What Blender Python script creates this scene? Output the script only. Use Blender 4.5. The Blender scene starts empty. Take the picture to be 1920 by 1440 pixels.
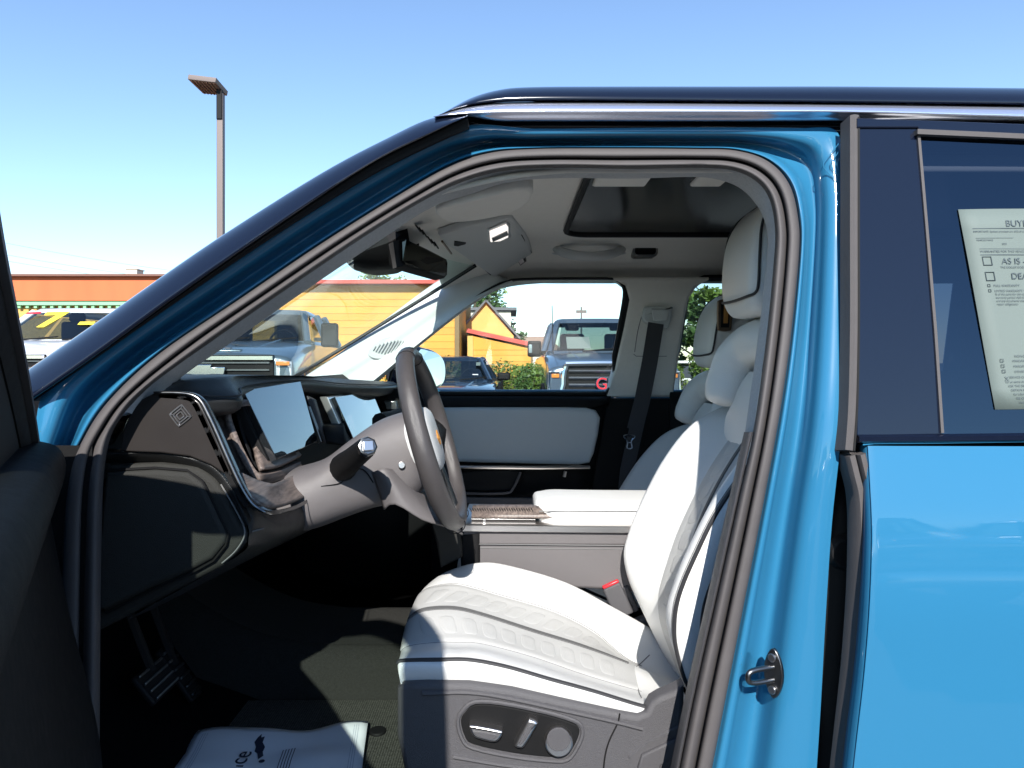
import bpy, bmesh, math, random
from mathutils import Vector, Matrix
random.seed(7)
R = math.radians
scene = bpy.context.scene
COL = scene.collection

# ---------------------------------------------------------------- camera, sky, sun, exposure
F, CX, HZ, CZ = 1330.0, 960.0, 680.0, 1.38      # focal length in photo pixels, horizon, eye height
cam_d = bpy.data.cameras.new('camera')
cam = bpy.data.objects.new('camera', cam_d); COL.objects.link(cam)
cam.location = (0, 0, CZ); cam.rotation_euler = (R(90), 0, 0)
cam_d.sensor_width = 36; cam_d.lens = F/1920*36
cam_d.shift_y = -(720-HZ)/1920
cam_d.clip_start = 0.02; cam_d.clip_end = 3000
scene.camera = cam

SUN_T = Vector((0.018, 1.0, -0.67)).normalized()   # the way the sunlight travels
SUN_EL = math.asin(-SUN_T.z)
world = bpy.data.worlds.new('World'); scene.world = world; world.use_nodes = True
wn = world.node_tree.nodes; wl = world.node_tree.links
sky = wn.new('ShaderNodeTexSky'); sky.sky_type = 'NISHITA'; sky.sun_disc = False
sky.sun_elevation = SUN_EL; sky.sun_rotation = math.atan2(-SUN_T.x, -SUN_T.y)
sky.air_density = 1.0; sky.dust_density = 0.0; sky.ozone_density = 3.2
bg = wn['Background']; bg.inputs['Strength'].default_value = 0.136
wl.new(sky.outputs[0], bg.inputs[0])
sun_d = bpy.data.lights.new('sun', 'SUN'); sun_d.energy = 5.0; sun_d.angle = R(0.53); sun_d.color = (1.0, 0.96, 0.9)
sun = bpy.data.objects.new('sun', sun_d); COL.objects.link(sun)
sun.location = (0, -20, 15); sun.rotation_euler = SUN_T.to_track_quat('-Z', 'Y').to_euler()
scene.view_settings.view_transform = 'Standard'
try: scene.view_settings.look = 'None'
except Exception: pass
scene.view_settings.gamma = 1; scene.view_settings.use_curve_mapping = False
scene.view_settings.exposure = 0.85
scene.render.engine = 'CYCLES'
scene.cycles.use_denoising = True
scene.cycles.max_bounces = 8; scene.cycles.diffuse_bounces = 3; scene.cycles.transparent_max_bounces = 16
scene.cycles.sample_clamp_indirect = 6

# ---------------------------------------------------------------- helpers
def P(px, py, Y):
    """a point that stands Y metres in front of the camera plane"""
    return Vector(((px-CX)/F*Y, Y, CZ-(py-HZ)/F*Y))
def PL(lst, Y=None):
    return [P(p[0], p[1], p[2] if len(p) > 2 else (Y(p[1]) if callable(Y) else Y)) for p in lst]
V = Vector

def mat(name, col, rough=0.5, metal=0.0, coat=0.0, spec=0.5, noise=0.0, nscale=40, bump=0.0, bscale=400, btype='noise', sheen=0.0, emit=None):
    m = bpy.data.materials.new(name); m.use_nodes = True
    n = m.node_tree.nodes; l = m.node_tree.links
    b = n['Principled BSDF']
    b.inputs['Base Color'].default_value = (*col, 1); b.inputs['Roughness'].default_value = rough
    b.inputs['Metallic'].default_value = metal; b.inputs['Coat Weight'].default_value = coat
    b.inputs['Coat Roughness'].default_value = 0.03; b.inputs['Specular IOR Level'].default_value = spec
    if sheen: b.inputs['Sheen Weight'].default_value = sheen
    tc = n.new('ShaderNodeTexCoord')
    if noise:
        t = n.new('ShaderNodeTexNoise'); t.inputs['Scale'].default_value = nscale; t.inputs['Detail'].default_value = 5
        l.new(tc.outputs['Object'], t.inputs['Vector'])
        mx = n.new('ShaderNodeMix'); mx.data_type = 'RGBA'
        mx.inputs[6].default_value = (*[c*(1-noise) for c in col], 1); mx.inputs[7].default_value = (*[min(1, c*(1+noise)) for c in col], 1)
        l.new(t.outputs['Fac'], mx.inputs[0]); l.new(mx.outputs[2], b.inputs['Base Color'])
        mr = n.new('ShaderNodeMapRange'); mr.inputs[3].default_value = max(0.02, rough-0.08); mr.inputs[4].default_value = min(1, rough+0.1)
        l.new(t.outputs['Fac'], mr.inputs[0]); l.new(mr.outputs[0], b.inputs['Roughness'])
    if bump:
        if btype == 'voronoi':
            t2 = n.new('ShaderNodeTexVoronoi'); t2.inputs['Scale'].default_value = bscale; o = t2.outputs['Distance']
        else:
            t2 = n.new('ShaderNodeTexNoise'); t2.inputs['Scale'].default_value = bscale; t2.inputs['Detail'].default_value = 3; o = t2.outputs['Fac']
        l.new(tc.outputs['Object'], t2.inputs['Vector'])
        bp = n.new('ShaderNodeBump'); bp.inputs['Strength'].default_value = bump; bp.inputs['Distance'].default_value = 0.002
        l.new(o, bp.inputs['Height']); l.new(bp.outputs[0], b.inputs['Normal'])
    if emit:
        b.inputs['Emission Color'].default_value = (*emit[:3], 1); b.inputs['Emission Strength'].default_value = emit[3]
    return m

def glass(name, tint, refl=0.05, rough=0.0, dust=0.0, gcol=(1, 1, 1), graz=0.85):
    """thin pane: tinted see-through plus a mirror layer that grows at grazing angles"""
    m = bpy.data.materials.new(name); m.use_nodes = True
    n = m.node_tree.nodes; l = m.node_tree.links
    n.remove(n['Principled BSDF']); out = n['Material Output']
    tr = n.new('ShaderNodeBsdfTransparent'); tr.inputs[0].default_value = (*tint, 1)
    gl = n.new('ShaderNodeBsdfGlossy'); gl.inputs['Roughness'].default_value = rough; gl.inputs[0].default_value = (*gcol, 1)
    lw = n.new('ShaderNodeLayerWeight'); lw.inputs[0].default_value = 0.5
    pw = n.new('ShaderNodeMath'); pw.operation = 'POWER'; pw.inputs[1].default_value = 4.5
    ma = n.new('ShaderNodeMath'); ma.operation = 'MULTIPLY_ADD'; ma.inputs[1].default_value = graz; ma.inputs[2].default_value = refl
    l.new(lw.outputs['Facing'], pw.inputs[0]); l.new(pw.outputs[0], ma.inputs[0])
    mx = n.new('ShaderNodeMixShader'); l.new(ma.outputs[0], mx.inputs[0]); l.new(tr.outputs[0], mx.inputs[1]); l.new(gl.outputs[0], mx.inputs[2])
    last = mx
    if dust:
        df = n.new('ShaderNodeBsdfDiffuse'); df.inputs[0].default_value = (0.75, 0.78, 0.78, 1)
        tx = n.new('ShaderNodeTexNoise'); tx.inputs['Scale'].default_value = 3.0; tx.inputs['Detail'].default_value = 6
        tc = n.new('ShaderNodeTexCoord'); l.new(tc.outputs['Object'], tx.inputs['Vector'])
        mm = n.new('ShaderNodeMath'); mm.operation = 'MULTIPLY'; mm.inputs[1].default_value = dust; l.new(tx.outputs['Fac'], mm.inputs[0])
        m2 = n.new('ShaderNodeMixShader'); l.new(mm.outputs[0], m2.inputs[0]); l.new(mx.outputs[0], m2.inputs[1]); l.new(df.outputs[0], m2.inputs[2]); last = m2
    l.new(last.outputs[0], out.inputs[0])
    return m

LOCAL = [False]     # False: part meshes are given in world coordinates; True: in their parent's own coordinates
def wloc(p):
    w = Vector((0, 0, 0))
    while p is not None: w += p.location; p = p.parent
    return w
def link(name, me, parent=None, **props):
    o = bpy.data.objects.new(name, me); COL.objects.link(o)
    if parent is not None:
        o.parent = parent
        if not LOCAL[0]: o.location = -wloc(parent)
    for k, v in props.items(): o[k] = v
    return o

def empty(name, loc=(0, 0, 0), parent=None, **props):
    o = link(name, None, parent); o.empty_display_size = 0.1
    if parent is None: o.location = loc
    for k, v in props.items(): o[k] = v
    return o

class MB:
    """collects pieces of ONE part"""
    def __init__(s): s.v = []; s.f = []; s.m = []
    def add(s, vs, fs, mi=0):
        b = len(s.v); s.v += [tuple(x) for x in vs]
        s.f += [tuple(i+b for i in f) for f in fs]; s.m += [mi]*len(fs); return s
    def box(s, c, size, rot=None, mi=0, top=1.0):
        c = Vector(c); hx, hy, hz = [q/2 for q in size]
        vs = []
        for z in (-hz, hz):
            k = top if z > 0 else 1
            for x, y in ((-hx, -hy), (hx, -hy), (hx, hy), (-hx, hy)):
                p = Vector((x*k, y*k, z))
                if rot is not None: p = rot @ p
                vs.append(c+p)
        return s.add(vs, [(3, 2, 1, 0), (4, 5, 6, 7), (0, 1, 5, 4), (1, 2, 6, 5), (2, 3, 7, 6), (3, 0, 4, 7)], mi)
    def grid(s, rows, cu=False, cv=False, mi=0):
        nu = len(rows[0]); nv = len(rows); vs = [p for r in rows for p in r]; fs = []
        for j in range(nv if cv else nv-1):
            for i in range(nu if cu else nu-1):
                a = j*nu+i; b = j*nu+(i+1) % nu; c = ((j+1) % nv)*nu+(i+1) % nu; d = ((j+1) % nv)*nu+i
                fs.append((a, b, c, d))
        return s.add(vs, fs, mi)
    def ngon(s, pts, mi=0): return s.add(pts, [tuple(range(len(pts)))], mi)
    def tube(s, path, r, n=8, closed=False, cap=True, mi=0, flat=1.0, ref=None):
        m = len(path); rows = []; prev = None
        for i, p in enumerate(path):
            a = path[(i-1) % m] if (closed or i > 0) else p; b = path[(i+1) % m] if (closed or i < m-1) else p
            t = (b-a); t = t.normalized() if t.length > 1e-9 else Vector((0, 0, 1))
            if ref is not None: u = Vector(ref)
            else: u = prev if prev is not None else (Vector((0, 0, 1)) if abs(t.z) < 0.9 else Vector((1, 0, 0)))
            u = (u-t*u.dot(t))
            u = u.normalized() if u.length > 1e-6 else t.orthogonal().normalized()
            prev = u; w = t.cross(u); rr = r[i] if isinstance(r, (list, tuple)) else r
            rows.append([p+u*(rr*math.cos(k*2*math.pi/n))+w*(rr*flat*math.sin(k*2*math.pi/n)) for k in range(n)])
        s.grid(rows, cu=True, cv=closed, mi=mi)
        if cap and not closed: s.ngon(rows[0], mi); s.ngon(rows[-1][::-1], mi)
        return s
    def prof(s, path, profile, closed=False, ref=(0, -1, 0), cap=True, mi=0, pclosed=True):
        m = len(path); rows = []
        for i, p in enumerate(path):
            a = path[(i-1) % m] if (closed or i > 0) else p; b = path[(i+1) % m] if (closed or i < m-1) else p
            t = (b-a).normalized(); u = Vector(ref); u = (u-t*u.dot(t)).normalized(); w = t.cross(u)
            rows.append([p+w*q[0]+u*q[1] for q in profile])
        s.grid(rows, cu=pclosed, cv=closed, mi=mi)
        if cap and not closed and pclosed: s.ngon(rows[0], mi); s.ngon(rows[-1][::-1], mi)
        return s
    def plate(s, pts, ext, bev=0.003, mi=0, steps=3):
        """outline with real thickness ext and a rounded front edge"""
        ext = Vector(ext); en = ext.normalized(); n = len(pts); bev = min(bev, ext.length*0.9)
        nor = Vector((0, 0, 0))
        for i in range(n): nor += (pts[i]-pts[0]).cross(pts[(i+1) % n]-pts[0])
        nor.normalize()
        inw = []
        for i in range(n):
            t = (pts[(i+1) % n]-pts[i-1])
            q = nor.cross(t); inw.append(q.normalized() if q.length > 1e-9 else Vector((0, 0, 0)))
        rows = [[p+ext for p in pts], [p+en*bev for p in pts]]
        for k in range(1, steps+1):
            a = k/steps*math.pi/2
            rows.append([p+w*(bev*(1-math.cos(a)))+en*(bev*(1-math.sin(a))) for p, w in zip(pts, inw)])
        s.grid(rows, cu=True, mi=mi); s.ngon(rows[-1], mi); s.ngon(rows[0][::-1], mi)
        return s
    def disc(s, c, ax, r, h, n=24, mi=0, bev=0.0, r2=None):
        ax = Vector(ax).normalized(); u = ax.orthogonal().normalized(); w = ax.cross(u); c = Vector(c)
        r2 = r if r2 is None else r2
        def ring(rr, d): return [c+ax*d+u*(rr*math.cos(k*2*math.pi/n))+w*(rr*math.sin(k*2*math.pi/n)) for k in range(n)]
        rows = [ring(r, 0), ring(r2, h-bev)]
        if bev: rows += [ring(r2-bev*0.3, h-bev*0.3), ring(r2-bev, h)]
        s.grid(rows, cu=True, mi=mi); s.ngon(rows[-1], mi); s.ngon(rows[0][::-1], mi); return s
    def mesh(s, name, mats, smooth=True, angle=38, merge=False):
        me = bpy.data.meshes.new(name); me.from_pydata(s.v, [], s.f)
        for m in (mats if isinstance(mats, (list, tuple)) else [mats]): me.materials.append(m)
        for p, mi in zip(me.polygons, s.m): p.material_index = mi
        bm = bmesh.new(); bm.from_mesh(me)
        if merge: bmesh.ops.remove_doubles(bm, verts=bm.verts, dist=1e-5)
        bmesh.ops.recalc_face_normals(bm, faces=bm.faces)
        bm.to_mesh(me); bm.free()
        if smooth:
            for p in me.polygons: p.use_smooth = True
            me.set_sharp_from_angle(angle=R(angle))
        me.update(); return me
    def build(s, name, mats, parent=None, smooth=True, angle=38, bevel=0, thick=0, off=1.0, merge=False, **props):
        o = link(name, s.mesh(name, mats, smooth, angle, merge), parent, **props)
        if thick:
            md = o.modifiers.new('thick', 'SOLIDIFY'); md.thickness = thick; md.offset = off
        if bevel:
            md = o.modifiers.new('bevel', 'BEVEL'); md.width = bevel; md.segments = 2; md.limit_method = 'ANGLE'; md.angle_limit = R(40)
            md.harden_normals = False
        return o

def crv(a, b, c, d, t):
    return 0.5*((2*b)+(c-a)*t+(2*a-5*b+4*c-d)*t*t+(3*b-a-3*c+d)*t*t*t)
def spl(pts, k=4, closed=False):
    n = len(pts); out = []
    segs = n if closed else n-1
    for i in range(segs):
        g = (lambda q: pts[q % n]) if closed else (lambda q: pts[max(0, min(n-1, q))])
        for j in range(k): out.append(crv(g(i-1), g(i), g(i+1), g(i+2), j/k))
    if not closed: out.append(pts[-1])
    return out

class Surf:
    """tensor product spline through curves of equal length"""
    def __init__(s, curves, ku=4, kv=3, closed=False):
        rows = [spl(c, ku) for c in curves]
        cols = [spl([r[i] for r in rows], kv, closed) for i in range(len(rows[0]))]
        s.rows = [[c[j] for c in cols] for j in range(len(cols[0]))]; s.closed = closed
        s.nc = len(curves); s.kv = kv; s.ku = ku
    def at(s, u, v):
        """u 0..1 along the curves, v in curve numbers"""
        x = max(0, min(len(s.rows[0])-1.001, u*(len(s.rows[0])-1))); y = max(0, min(len(s.rows)-1.001, v*s.kv))
        i, j = int(x), int(y); a, b = x-i, y-j; r = s.rows
        return (r[j][i]*(1-a)+r[j][i+1]*a)*(1-b)+(r[j+1][i]*(1-a)+r[j+1][i+1]*a)*b
    def nor(s, u, v, toward=Vector((0, 0, CZ))):
        p = s.at(u, v); n = (s.at(u+0.02, v)-s.at(u-0.02, v)).cross(s.at(u, v+0.1)-s.at(u, v-0.1)).normalized()
        return n if n.dot(toward-p) > 0 else -n
    def build(s, name, m, parent, thick=0, off=1.0, **props):
        mb = MB(); mb.grid(s.rows, cv=s.closed)
        return mb.build(name, m, parent, angle=60, thick=thick, off=off, **props)
    def line(s, v, u0=0, u1=1, n=40, lift=0.0):
        return [s.at(u0+(u1-u0)*i/n, v)+s.nor(u0+(u1-u0)*i/n, v)*lift for i in range(n+1)]
    def strip(s, v0, v1, u0, u1, lift, n=40):
        return [[s.at(u, v)+s.nor(u, v)*h for u in [u0+(u1-u0)*i/n for i in range(n+1)]] for v, h in ((v0, 0), (v0+(v1-v0)*.15, lift), (v1-(v1-v0)*.15, lift), (v1, 0))]

def rring(cx, cy, hx, hy, r, z, n=8, sx=0.0):
    """rounded rectangle in plan; sx shears nothing, only a slot for lean"""
    r = min(r, hx*0.98, hy*0.98); out = []
    for qx, qy, a0 in ((1, 1, 0), (-1, 1, 90), (-1, -1, 180), (1, -1, 270)):
        for k in range(n):
            a = R(a0+90*k/(n-1)); out.append(Vector((cx+sx+qx*(hx-r)+r*math.cos(a), cy+qy*(hy-r)+r*math.sin(a), z)))
    return out

def text(name, body, size, origin, xdir, ydir, m, parent, align='LEFT', ext=0.0003, offset=0.0):
    c = bpy.data.curves.new(name, 'FONT'); c.body = body; c.size = size; c.extrude = ext; c.align_x = align
    c.materials.append(m)
    x = Vector(xdir).normalized(); y = Vector(ydir).normalized(); z = x.cross(y).normalized(); y = z.cross(x)
    tmp = bpy.data.objects.new(name, c); COL.objects.link(tmp); c.offset = offset
    me = bpy.data.meshes.new_from_object(tmp.evaluated_get(bpy.context.evaluated_depsgraph_get())); me.name = name
    bpy.data.objects.remove(tmp); bpy.data.curves.remove(c)
    o = bpy.data.objects.new(name, me); COL.objects.link(o)
    M = Matrix((x, y, z)).transposed().to_4x4(); M.translation = Vector(origin)
    if parent is not None:
        o.parent = parent
        if not LOCAL[0]: M.translation = Vector(origin)-wloc(parent)
    o.matrix_basis = M
    return o

def wrinkle(m, scale, strength, dist):
    """soft large-scale puckers under the grain"""
    n = m.node_tree.nodes; l = m.node_tree.links; b = n['Principled BSDF']
    tc = n.new('ShaderNodeTexCoord'); t = n.new('ShaderNodeTexNoise'); t.inputs['Scale'].default_value = scale; t.inputs['Detail'].default_value = 4; t.inputs['Distortion'].default_value = .6
    l.new(tc.outputs['Object'], t.inputs['Vector'])
    bp = n.new('ShaderNodeBump'); bp.inputs['Strength'].default_value = strength; bp.inputs['Distance'].default_value = dist; l.new(t.outputs['Fac'], bp.inputs['Height'])
    old = b.inputs['Normal'].links
    if old: l.new(bp.outputs[0], old[0].from_node.inputs['Normal'])
    else: l.new(bp.outputs[0], b.inputs['Normal'])
def dusty(m, scale=9, lo=.015, hi=.09):
    """uneven clear coat: dust film and wiped patches"""
    n = m.node_tree.nodes; l = m.node_tree.links; b = n['Principled BSDF']
    tc = n.new('ShaderNodeTexCoord'); t = n.new('ShaderNodeTexNoise'); t.inputs['Scale'].default_value = scale; t.inputs['Detail'].default_value = 8
    l.new(tc.outputs['Object'], t.inputs['Vector']); mr = n.new('ShaderNodeMapRange'); mr.inputs[1].default_value = .4; mr.inputs[2].default_value = .75
    mr.inputs[3].default_value = lo; mr.inputs[4].default_value = hi; l.new(t.outputs['Fac'], mr.inputs[0]); l.new(mr.outputs[0], b.inputs['Coat Roughness'])
def vary(m, amt):
    """each board keeps its own slight shade, plus streaky weathering"""
    n = m.node_tree.nodes; l = m.node_tree.links; b = n['Principled BSDF']
    src = b.inputs['Base Color'].links[0].from_socket if b.inputs['Base Color'].links else None
    oi = n.new('ShaderNodeObjectInfo'); mr = n.new('ShaderNodeMapRange'); mr.inputs[3].default_value = 1-amt; mr.inputs[4].default_value = 1+amt*.5
    l.new(oi.outputs['Random'], mr.inputs[0])
    tc = n.new('ShaderNodeTexCoord'); mp = n.new('ShaderNodeMapping'); mp.inputs['Scale'].default_value = (1.3, 1, .25); t = n.new('ShaderNodeTexNoise'); t.inputs['Scale'].default_value = 1.6; t.inputs['Detail'].default_value = 8
    l.new(tc.outputs['Object'], mp.inputs[0]); l.new(mp.outputs[0], t.inputs['Vector']); m2 = n.new('ShaderNodeMapRange'); m2.inputs[1].default_value = .3; m2.inputs[2].default_value = .7; m2.inputs[3].default_value = 1-amt; m2.inputs[4].default_value = 1.05
    l.new(t.outputs['Fac'], m2.inputs[0]); mu = n.new('ShaderNodeMath'); mu.operation = 'MULTIPLY'; l.new(mr.outputs[0], mu.inputs[0]); l.new(m2.outputs[0], mu.inputs[1])
    vm = n.new('ShaderNodeVectorMath'); vm.operation = 'SCALE'
    if src: l.new(src, vm.inputs[0])
    else: vm.inputs[0].default_value = b.inputs['Base Color'].default_value[:3]
    l.new(mu.outputs[0], vm.inputs['Scale']); l.new(vm.outputs[0], b.inputs['Base Color'])
# ---------------------------------------------------------------- materials
M = {}
M['paint'] = mat('blue_paint', (0.022, 0.140, 0.262), 0.35, 0.0, 1.0, 0.08)
M['navy'] = mat('gloss_black_trim', (0.005, 0.008, 0.019), 0.12, 0.0, 0.42, 0.25)
M['silver'] = mat('satin_silver', (0.62, 0.66, 0.8), 0.22, 0.85)
M['rubber'] = mat('seal_rubber', (0.080, 0.073, 0.073), 0.62, 0.0, 0.0, 0.3, noise=0.12, nscale=30, bump=0.25, bscale=900)
M['rubber_dark'] = mat('dark_rubber', (0.009, 0.009, 0.010), 0.6, spec=0.2)
M['liner'] = mat('headliner_cloth', (0.70, 0.68, 0.635), 0.9, noise=0.05, nscale=60, bump=0.3, bscale=1500)
M['trimgrey'] = mat('light_grey_trim', (0.51, 0.525, 0.52), 0.6, noise=0.03, nscale=40, bump=0.15, bscale=1200)
M['cloth'] = mat('pillar_cloth', (0.42, 0.43, 0.44), 0.9, noise=0.25, nscale=220, bump=0.4, bscale=900)
M['leather'] = mat('white_leather', (0.66, 0.66, 0.645), 0.42, noise=0.03, nscale=18, bump=0.22, bscale=520, btype='voronoi')
M['leather_in'] = mat('pale_grey_leather', (0.44, 0.44, 0.43), 0.5, noise=0.04, nscale=25, bump=0.3, bscale=700, btype='voronoi')
M['piping'] = mat('charcoal_piping', (0.022, 0.022, 0.025), 0.55)
M['stripe'] = mat('grey_stripe', (0.10, 0.10, 0.10), 0.8, noise=0.2, nscale=300, bump=0.5, bscale=1200)
M['thread'] = mat('grey_thread', (0.16, 0.16, 0.16), 0.8)
M['plastic'] = mat('grain_plastic', (0.066, 0.064, 0.069), 0.5, noise=0.08, nscale=120, bump=0.6, bscale=900)
M['plastic_dk'] = mat('dark_plastic', (0.008, 0.008, 0.0085), 0.6, 0.0, 0.0, 0.14, noise=0.1, nscale=60, bump=0.4, bscale=1000)
M['dash'] = mat('dash_leather', (0.018, 0.019, 0.020), 0.36, 0.0, 0.0, 0.35, noise=0.1, nscale=50, bump=0.3, bscale=700, btype='voronoi')
M['dashgreen'] = mat('dash_side_leather', (0.030, 0.030, 0.028), 0.6, 0.0, 0.0, 0.12, noise=0.08, nscale=60, bump=0.45, bscale=800, btype='voronoi')
M['shroud'] = mat('column_grey', (0.108, 0.100, 0.102), 0.5, noise=0.04, nscale=70, bump=0.3, bscale=1300)
M['cap'] = mat('end_cap_gloss', (0.026, 0.023, 0.022), 0.24, coat=0.4, noise=0.15, nscale=14)
M['steel'] = mat('brushed_steel', (0.62, 0.60, 0.59), 0.30, 1.0)
M['darksteel'] = mat('dark_steel', (0.20, 0.20, 0.20), 0.3, 1.0, noise=0.1, nscale=60)
M['bronze'] = mat('bronze_frame', (0.20, 0.13, 0.08), 0.35, 0.8)
M['amber'] = mat('amber_pull_strap', (0.42, 0.19, 0.04), 0.6)
M['black'] = mat('matt_black', (0.005, 0.005, 0.0055), 0.65, spec=0.25)
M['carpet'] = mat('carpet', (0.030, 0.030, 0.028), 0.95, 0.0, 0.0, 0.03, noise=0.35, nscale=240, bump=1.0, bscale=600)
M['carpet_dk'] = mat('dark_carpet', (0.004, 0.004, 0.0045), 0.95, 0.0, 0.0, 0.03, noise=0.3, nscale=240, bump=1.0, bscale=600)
M['webbing'] = mat('belt_webbing', (0.03, 0.03, 0.034), 0.7, bump=0.6, bscale=800)
M['red'] = mat('red_button', (0.55, 0.02, 0.03), 0.35)
M['wheel'] = mat('wheel_leather', (0.050, 0.045, 0.045), 0.36, noise=0.08, nscale=40, bump=0.25, bscale=900, btype='voronoi')
M['hub'] = mat('hub_grey', (0.52, 0.53, 0.53), 0.45, bump=0.15, bscale=900)
M['screen'] = mat('screen_glass', (0.012, 0.014, 0.016), 0.03, coat=1.0, spec=1.0)
M['mirror'] = mat('mirror_silver', (0.9, 0.9, 0.9), 0.01, 1.0)
M['mirror_dim'] = mat('dimming_mirror', (0.07, 0.07, 0.06), 0.12, 1.0)
M['chrome'] = mat('chrome', (0.60, 0.64, 0.70), 0.12, 1.0)
M['roofglass'] = mat('roof_glass', (0.006, 0.006, 0.007), 0.14, spec=0.10)
M['lamp'] = mat('lamp_lens', (0.75, 0.68, 0.66), 0.25, coat=0.5)
M['lamp_on'] = mat('lit_lamp_lens', (0.8, 0.76, 0.72), 0.25, coat=0.5, emit=(1, .93, .86, .75))
def wood_mat():
    m = mat('ash_wood', (0.17, 0.13, 0.115), 0.45, noise=0.0)
    n = m.node_tree.nodes; l = m.node_tree.links; b = n['Principled BSDF']
    tc = n.new('ShaderNodeTexCoord'); mp = n.new('ShaderNodeMapping'); mp.inputs['Scale'].default_value = (90, 8, 90)
    t = n.new('ShaderNodeTexNoise'); t.inputs['Scale'].default_value = 2.2; t.inputs['Detail'].default_value = 8
    cr = n.new('ShaderNodeValToRGB'); cr.color_ramp.elements[0].position = 0.35; cr.color_ramp.elements[1].position = 0.65
    cr.color_ramp.elements[0].color = (0.075, 0.058, 0.052, 1); cr.color_ramp.elements[1].color = (0.19, 0.15, 0.13, 1)
    l.new(tc.outputs['Object'], mp.inputs[0]); l.new(mp.outputs[0], t.inputs['Vector']); l.new(t.outputs['Fac'], cr.inputs[0]); l.new(cr.outputs[0], b.inputs['Base Color'])
    return m
M['wood'] = wood_mat()
def weave_mat():
    m = mat('woven_mat', (0.09, 0.09, 0.08), 0.75, spec=0.05)
    n = m.node_tree.nodes; l = m.node_tree.links; b = n['Principled BSDF']
    tc = n.new('ShaderNodeTexCoord'); ck = n.new('ShaderNodeTexVoronoi'); ck.inputs['Scale'].default_value = 190; ck.inputs['Randomness'].default_value = 0.15
    l.new(tc.outputs['Object'], ck.inputs['Vector'])
    cr = n.new('ShaderNodeValToRGB'); cr.color_ramp.elements[0].position = 0.1; cr.color_ramp.elements[1].position = 0.75
    cr.color_ramp.elements[0].color = (0.13, 0.13, 0.115, 1); cr.color_ramp.elements[1].color = (0.006, 0.006, 0.006, 1)
    l.new(ck.outputs['Distance'], cr.inputs[0]); l.new(cr.outputs[0], b.inputs['Base Color'])
    bp = n.new('ShaderNodeBump'); bp.inputs['Strength'].default_value = 0.8; bp.inputs['Distance'].default_value = 0.002; bp.invert = True
    l.new(ck.outputs['Distance'], bp.inputs['Height']); l.new(bp.outputs[0], b.inputs['Normal'])
    return m
M['weave'] = weave_mat()
M['paper'] = mat('floor_paper', (0.74, 0.76, 0.80), 0.6, bump=0.0)
M['ink'] = mat('print_ink', (0.02, 0.025, 0.05), 0.6)
M['inkfaint'] = mat('faint_ink', (0.35, 0.38, 0.46), 0.6)
M['guide'] = mat('pale_green_paper', (0.118, 0.148, 0.136), 0.7, noise=0.03, nscale=6)
M['guideink'] = mat('grey_ink', (0.055, 0.075, 0.085), 0.7)
M['windshield'] = glass('windshield_glass', (0.80, 0.90, 0.86), 0.03, dust=0.014, graz=0.45)
M['sideglass'] = glass('side_window_glass', (0.84, 0.92, 0.89), 0.05, dust=0.03)
M['doorglass'] = glass('door_window_glass', (0.66, 0.77, 0.71), 0.06)
M['privacy'] = glass('privacy_glass', (0.04, 0.05, 0.07), 0.085, gcol=(0.55, 0.75, 1.0))
wrinkle(M['leather'], 11, .16, .010); wrinkle(M['leather_in'], 16, .16, .008); wrinkle(M['dashgreen'], 9, .2, .006)
dusty(M['screen'], 14, .0, .06); dusty(M['paint']); dusty(M['navy'], 7, .02, .10)

# ================================================================ the SUV: body shell
suv = empty('suv', (0.3, 1.9, -0.08), label='blue SUV with its driver door open showing a white leather and black interior', category='car')

def Ysl(py):      # depth of the door-opening seal: leans inward above the belt
    return 1.13+max(0.0, (825-py)/525*0.09)
r0 = [(108,1540),(116,1060),(128,900),(155,825),(205,750),(300,662),(450,560),(600,458),(740,370),(840,312),(915,287),(1000,279),(1150,278),(1300,279),(1380,282),(1440,302),(1480,345),(1497,410),(1498,480),(1482,640),(1460,790),(1425,980),(1390,1160),(1355,1340),(1320,1520)]
ro = [(56,1540),(61,1060),(65,870),(66,800),(96,712),(224,622),(394,505),(549,402),(694,313),(795,262),(885,234),(1000,241),(1150,240),(1300,239),(1400,239),(1500,240),(1566,244),(1580,300),(1583,400),(1583,600),(1578,800),(1560,980),(1548,1160),(1538,1340),(1526,1520)]
rq = [(186,1540),(190,1040),(200,850),(235,772),(290,717),(420,624),(560,527),(700,433),(800,373),(870,340),(950,320),(1050,315),(1180,317),(1300,315),(1370,319),(1415,338),(1442,372),(1453,430),(1450,500),(1436,640),(1412,810),(1385,930),(1345,1110),(1300,1310),(1258,1520)]
def lerp2(a, b, t): return [(p[0]*(1-t)+q[0]*t, p[1]*(1-t)+q[1]*t) for p, q in zip(a, b)]
FAC = [1]*11+[.8, .6, .45, .35, .3, .35, .5, .7]+[1]*6      # the channel is shallow round the upper rear corner
def ring3(pts, dy): return [P(x, y, Ysl(y)+(dy*FAC[i] if len(pts) == 25 and .02 < dy < .05 and dy != .03 else dy)) for i, (x, y) in enumerate(pts)]
body_rings = [ring3(lerp2(r0, rq, .25), .02), ring3(r0, 0.006), ring3(lerp2(r0, ro, .05), -.006), ring3(lerp2(r0, ro, .12), -.004), ring3(lerp2(r0, ro, .19), .022), ring3(lerp2(r0, ro, .30), .034), ring3(lerp2(r0, ro, .40), .024),
              ring3(lerp2(r0, ro, .52), -.014), ring3(lerp2(r0, ro, .66), -.030), ring3(lerp2(r0, ro, .86), -.036), ring3(lerp2(r0, ro, .985), -.034), ring3(ro, -.028), ring3(ro, .03), ring3(ro, .09)]
Surf(body_rings, 6, 3).build('door_aperture_panel', M['paint'], suv, thick=0.0)

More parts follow.
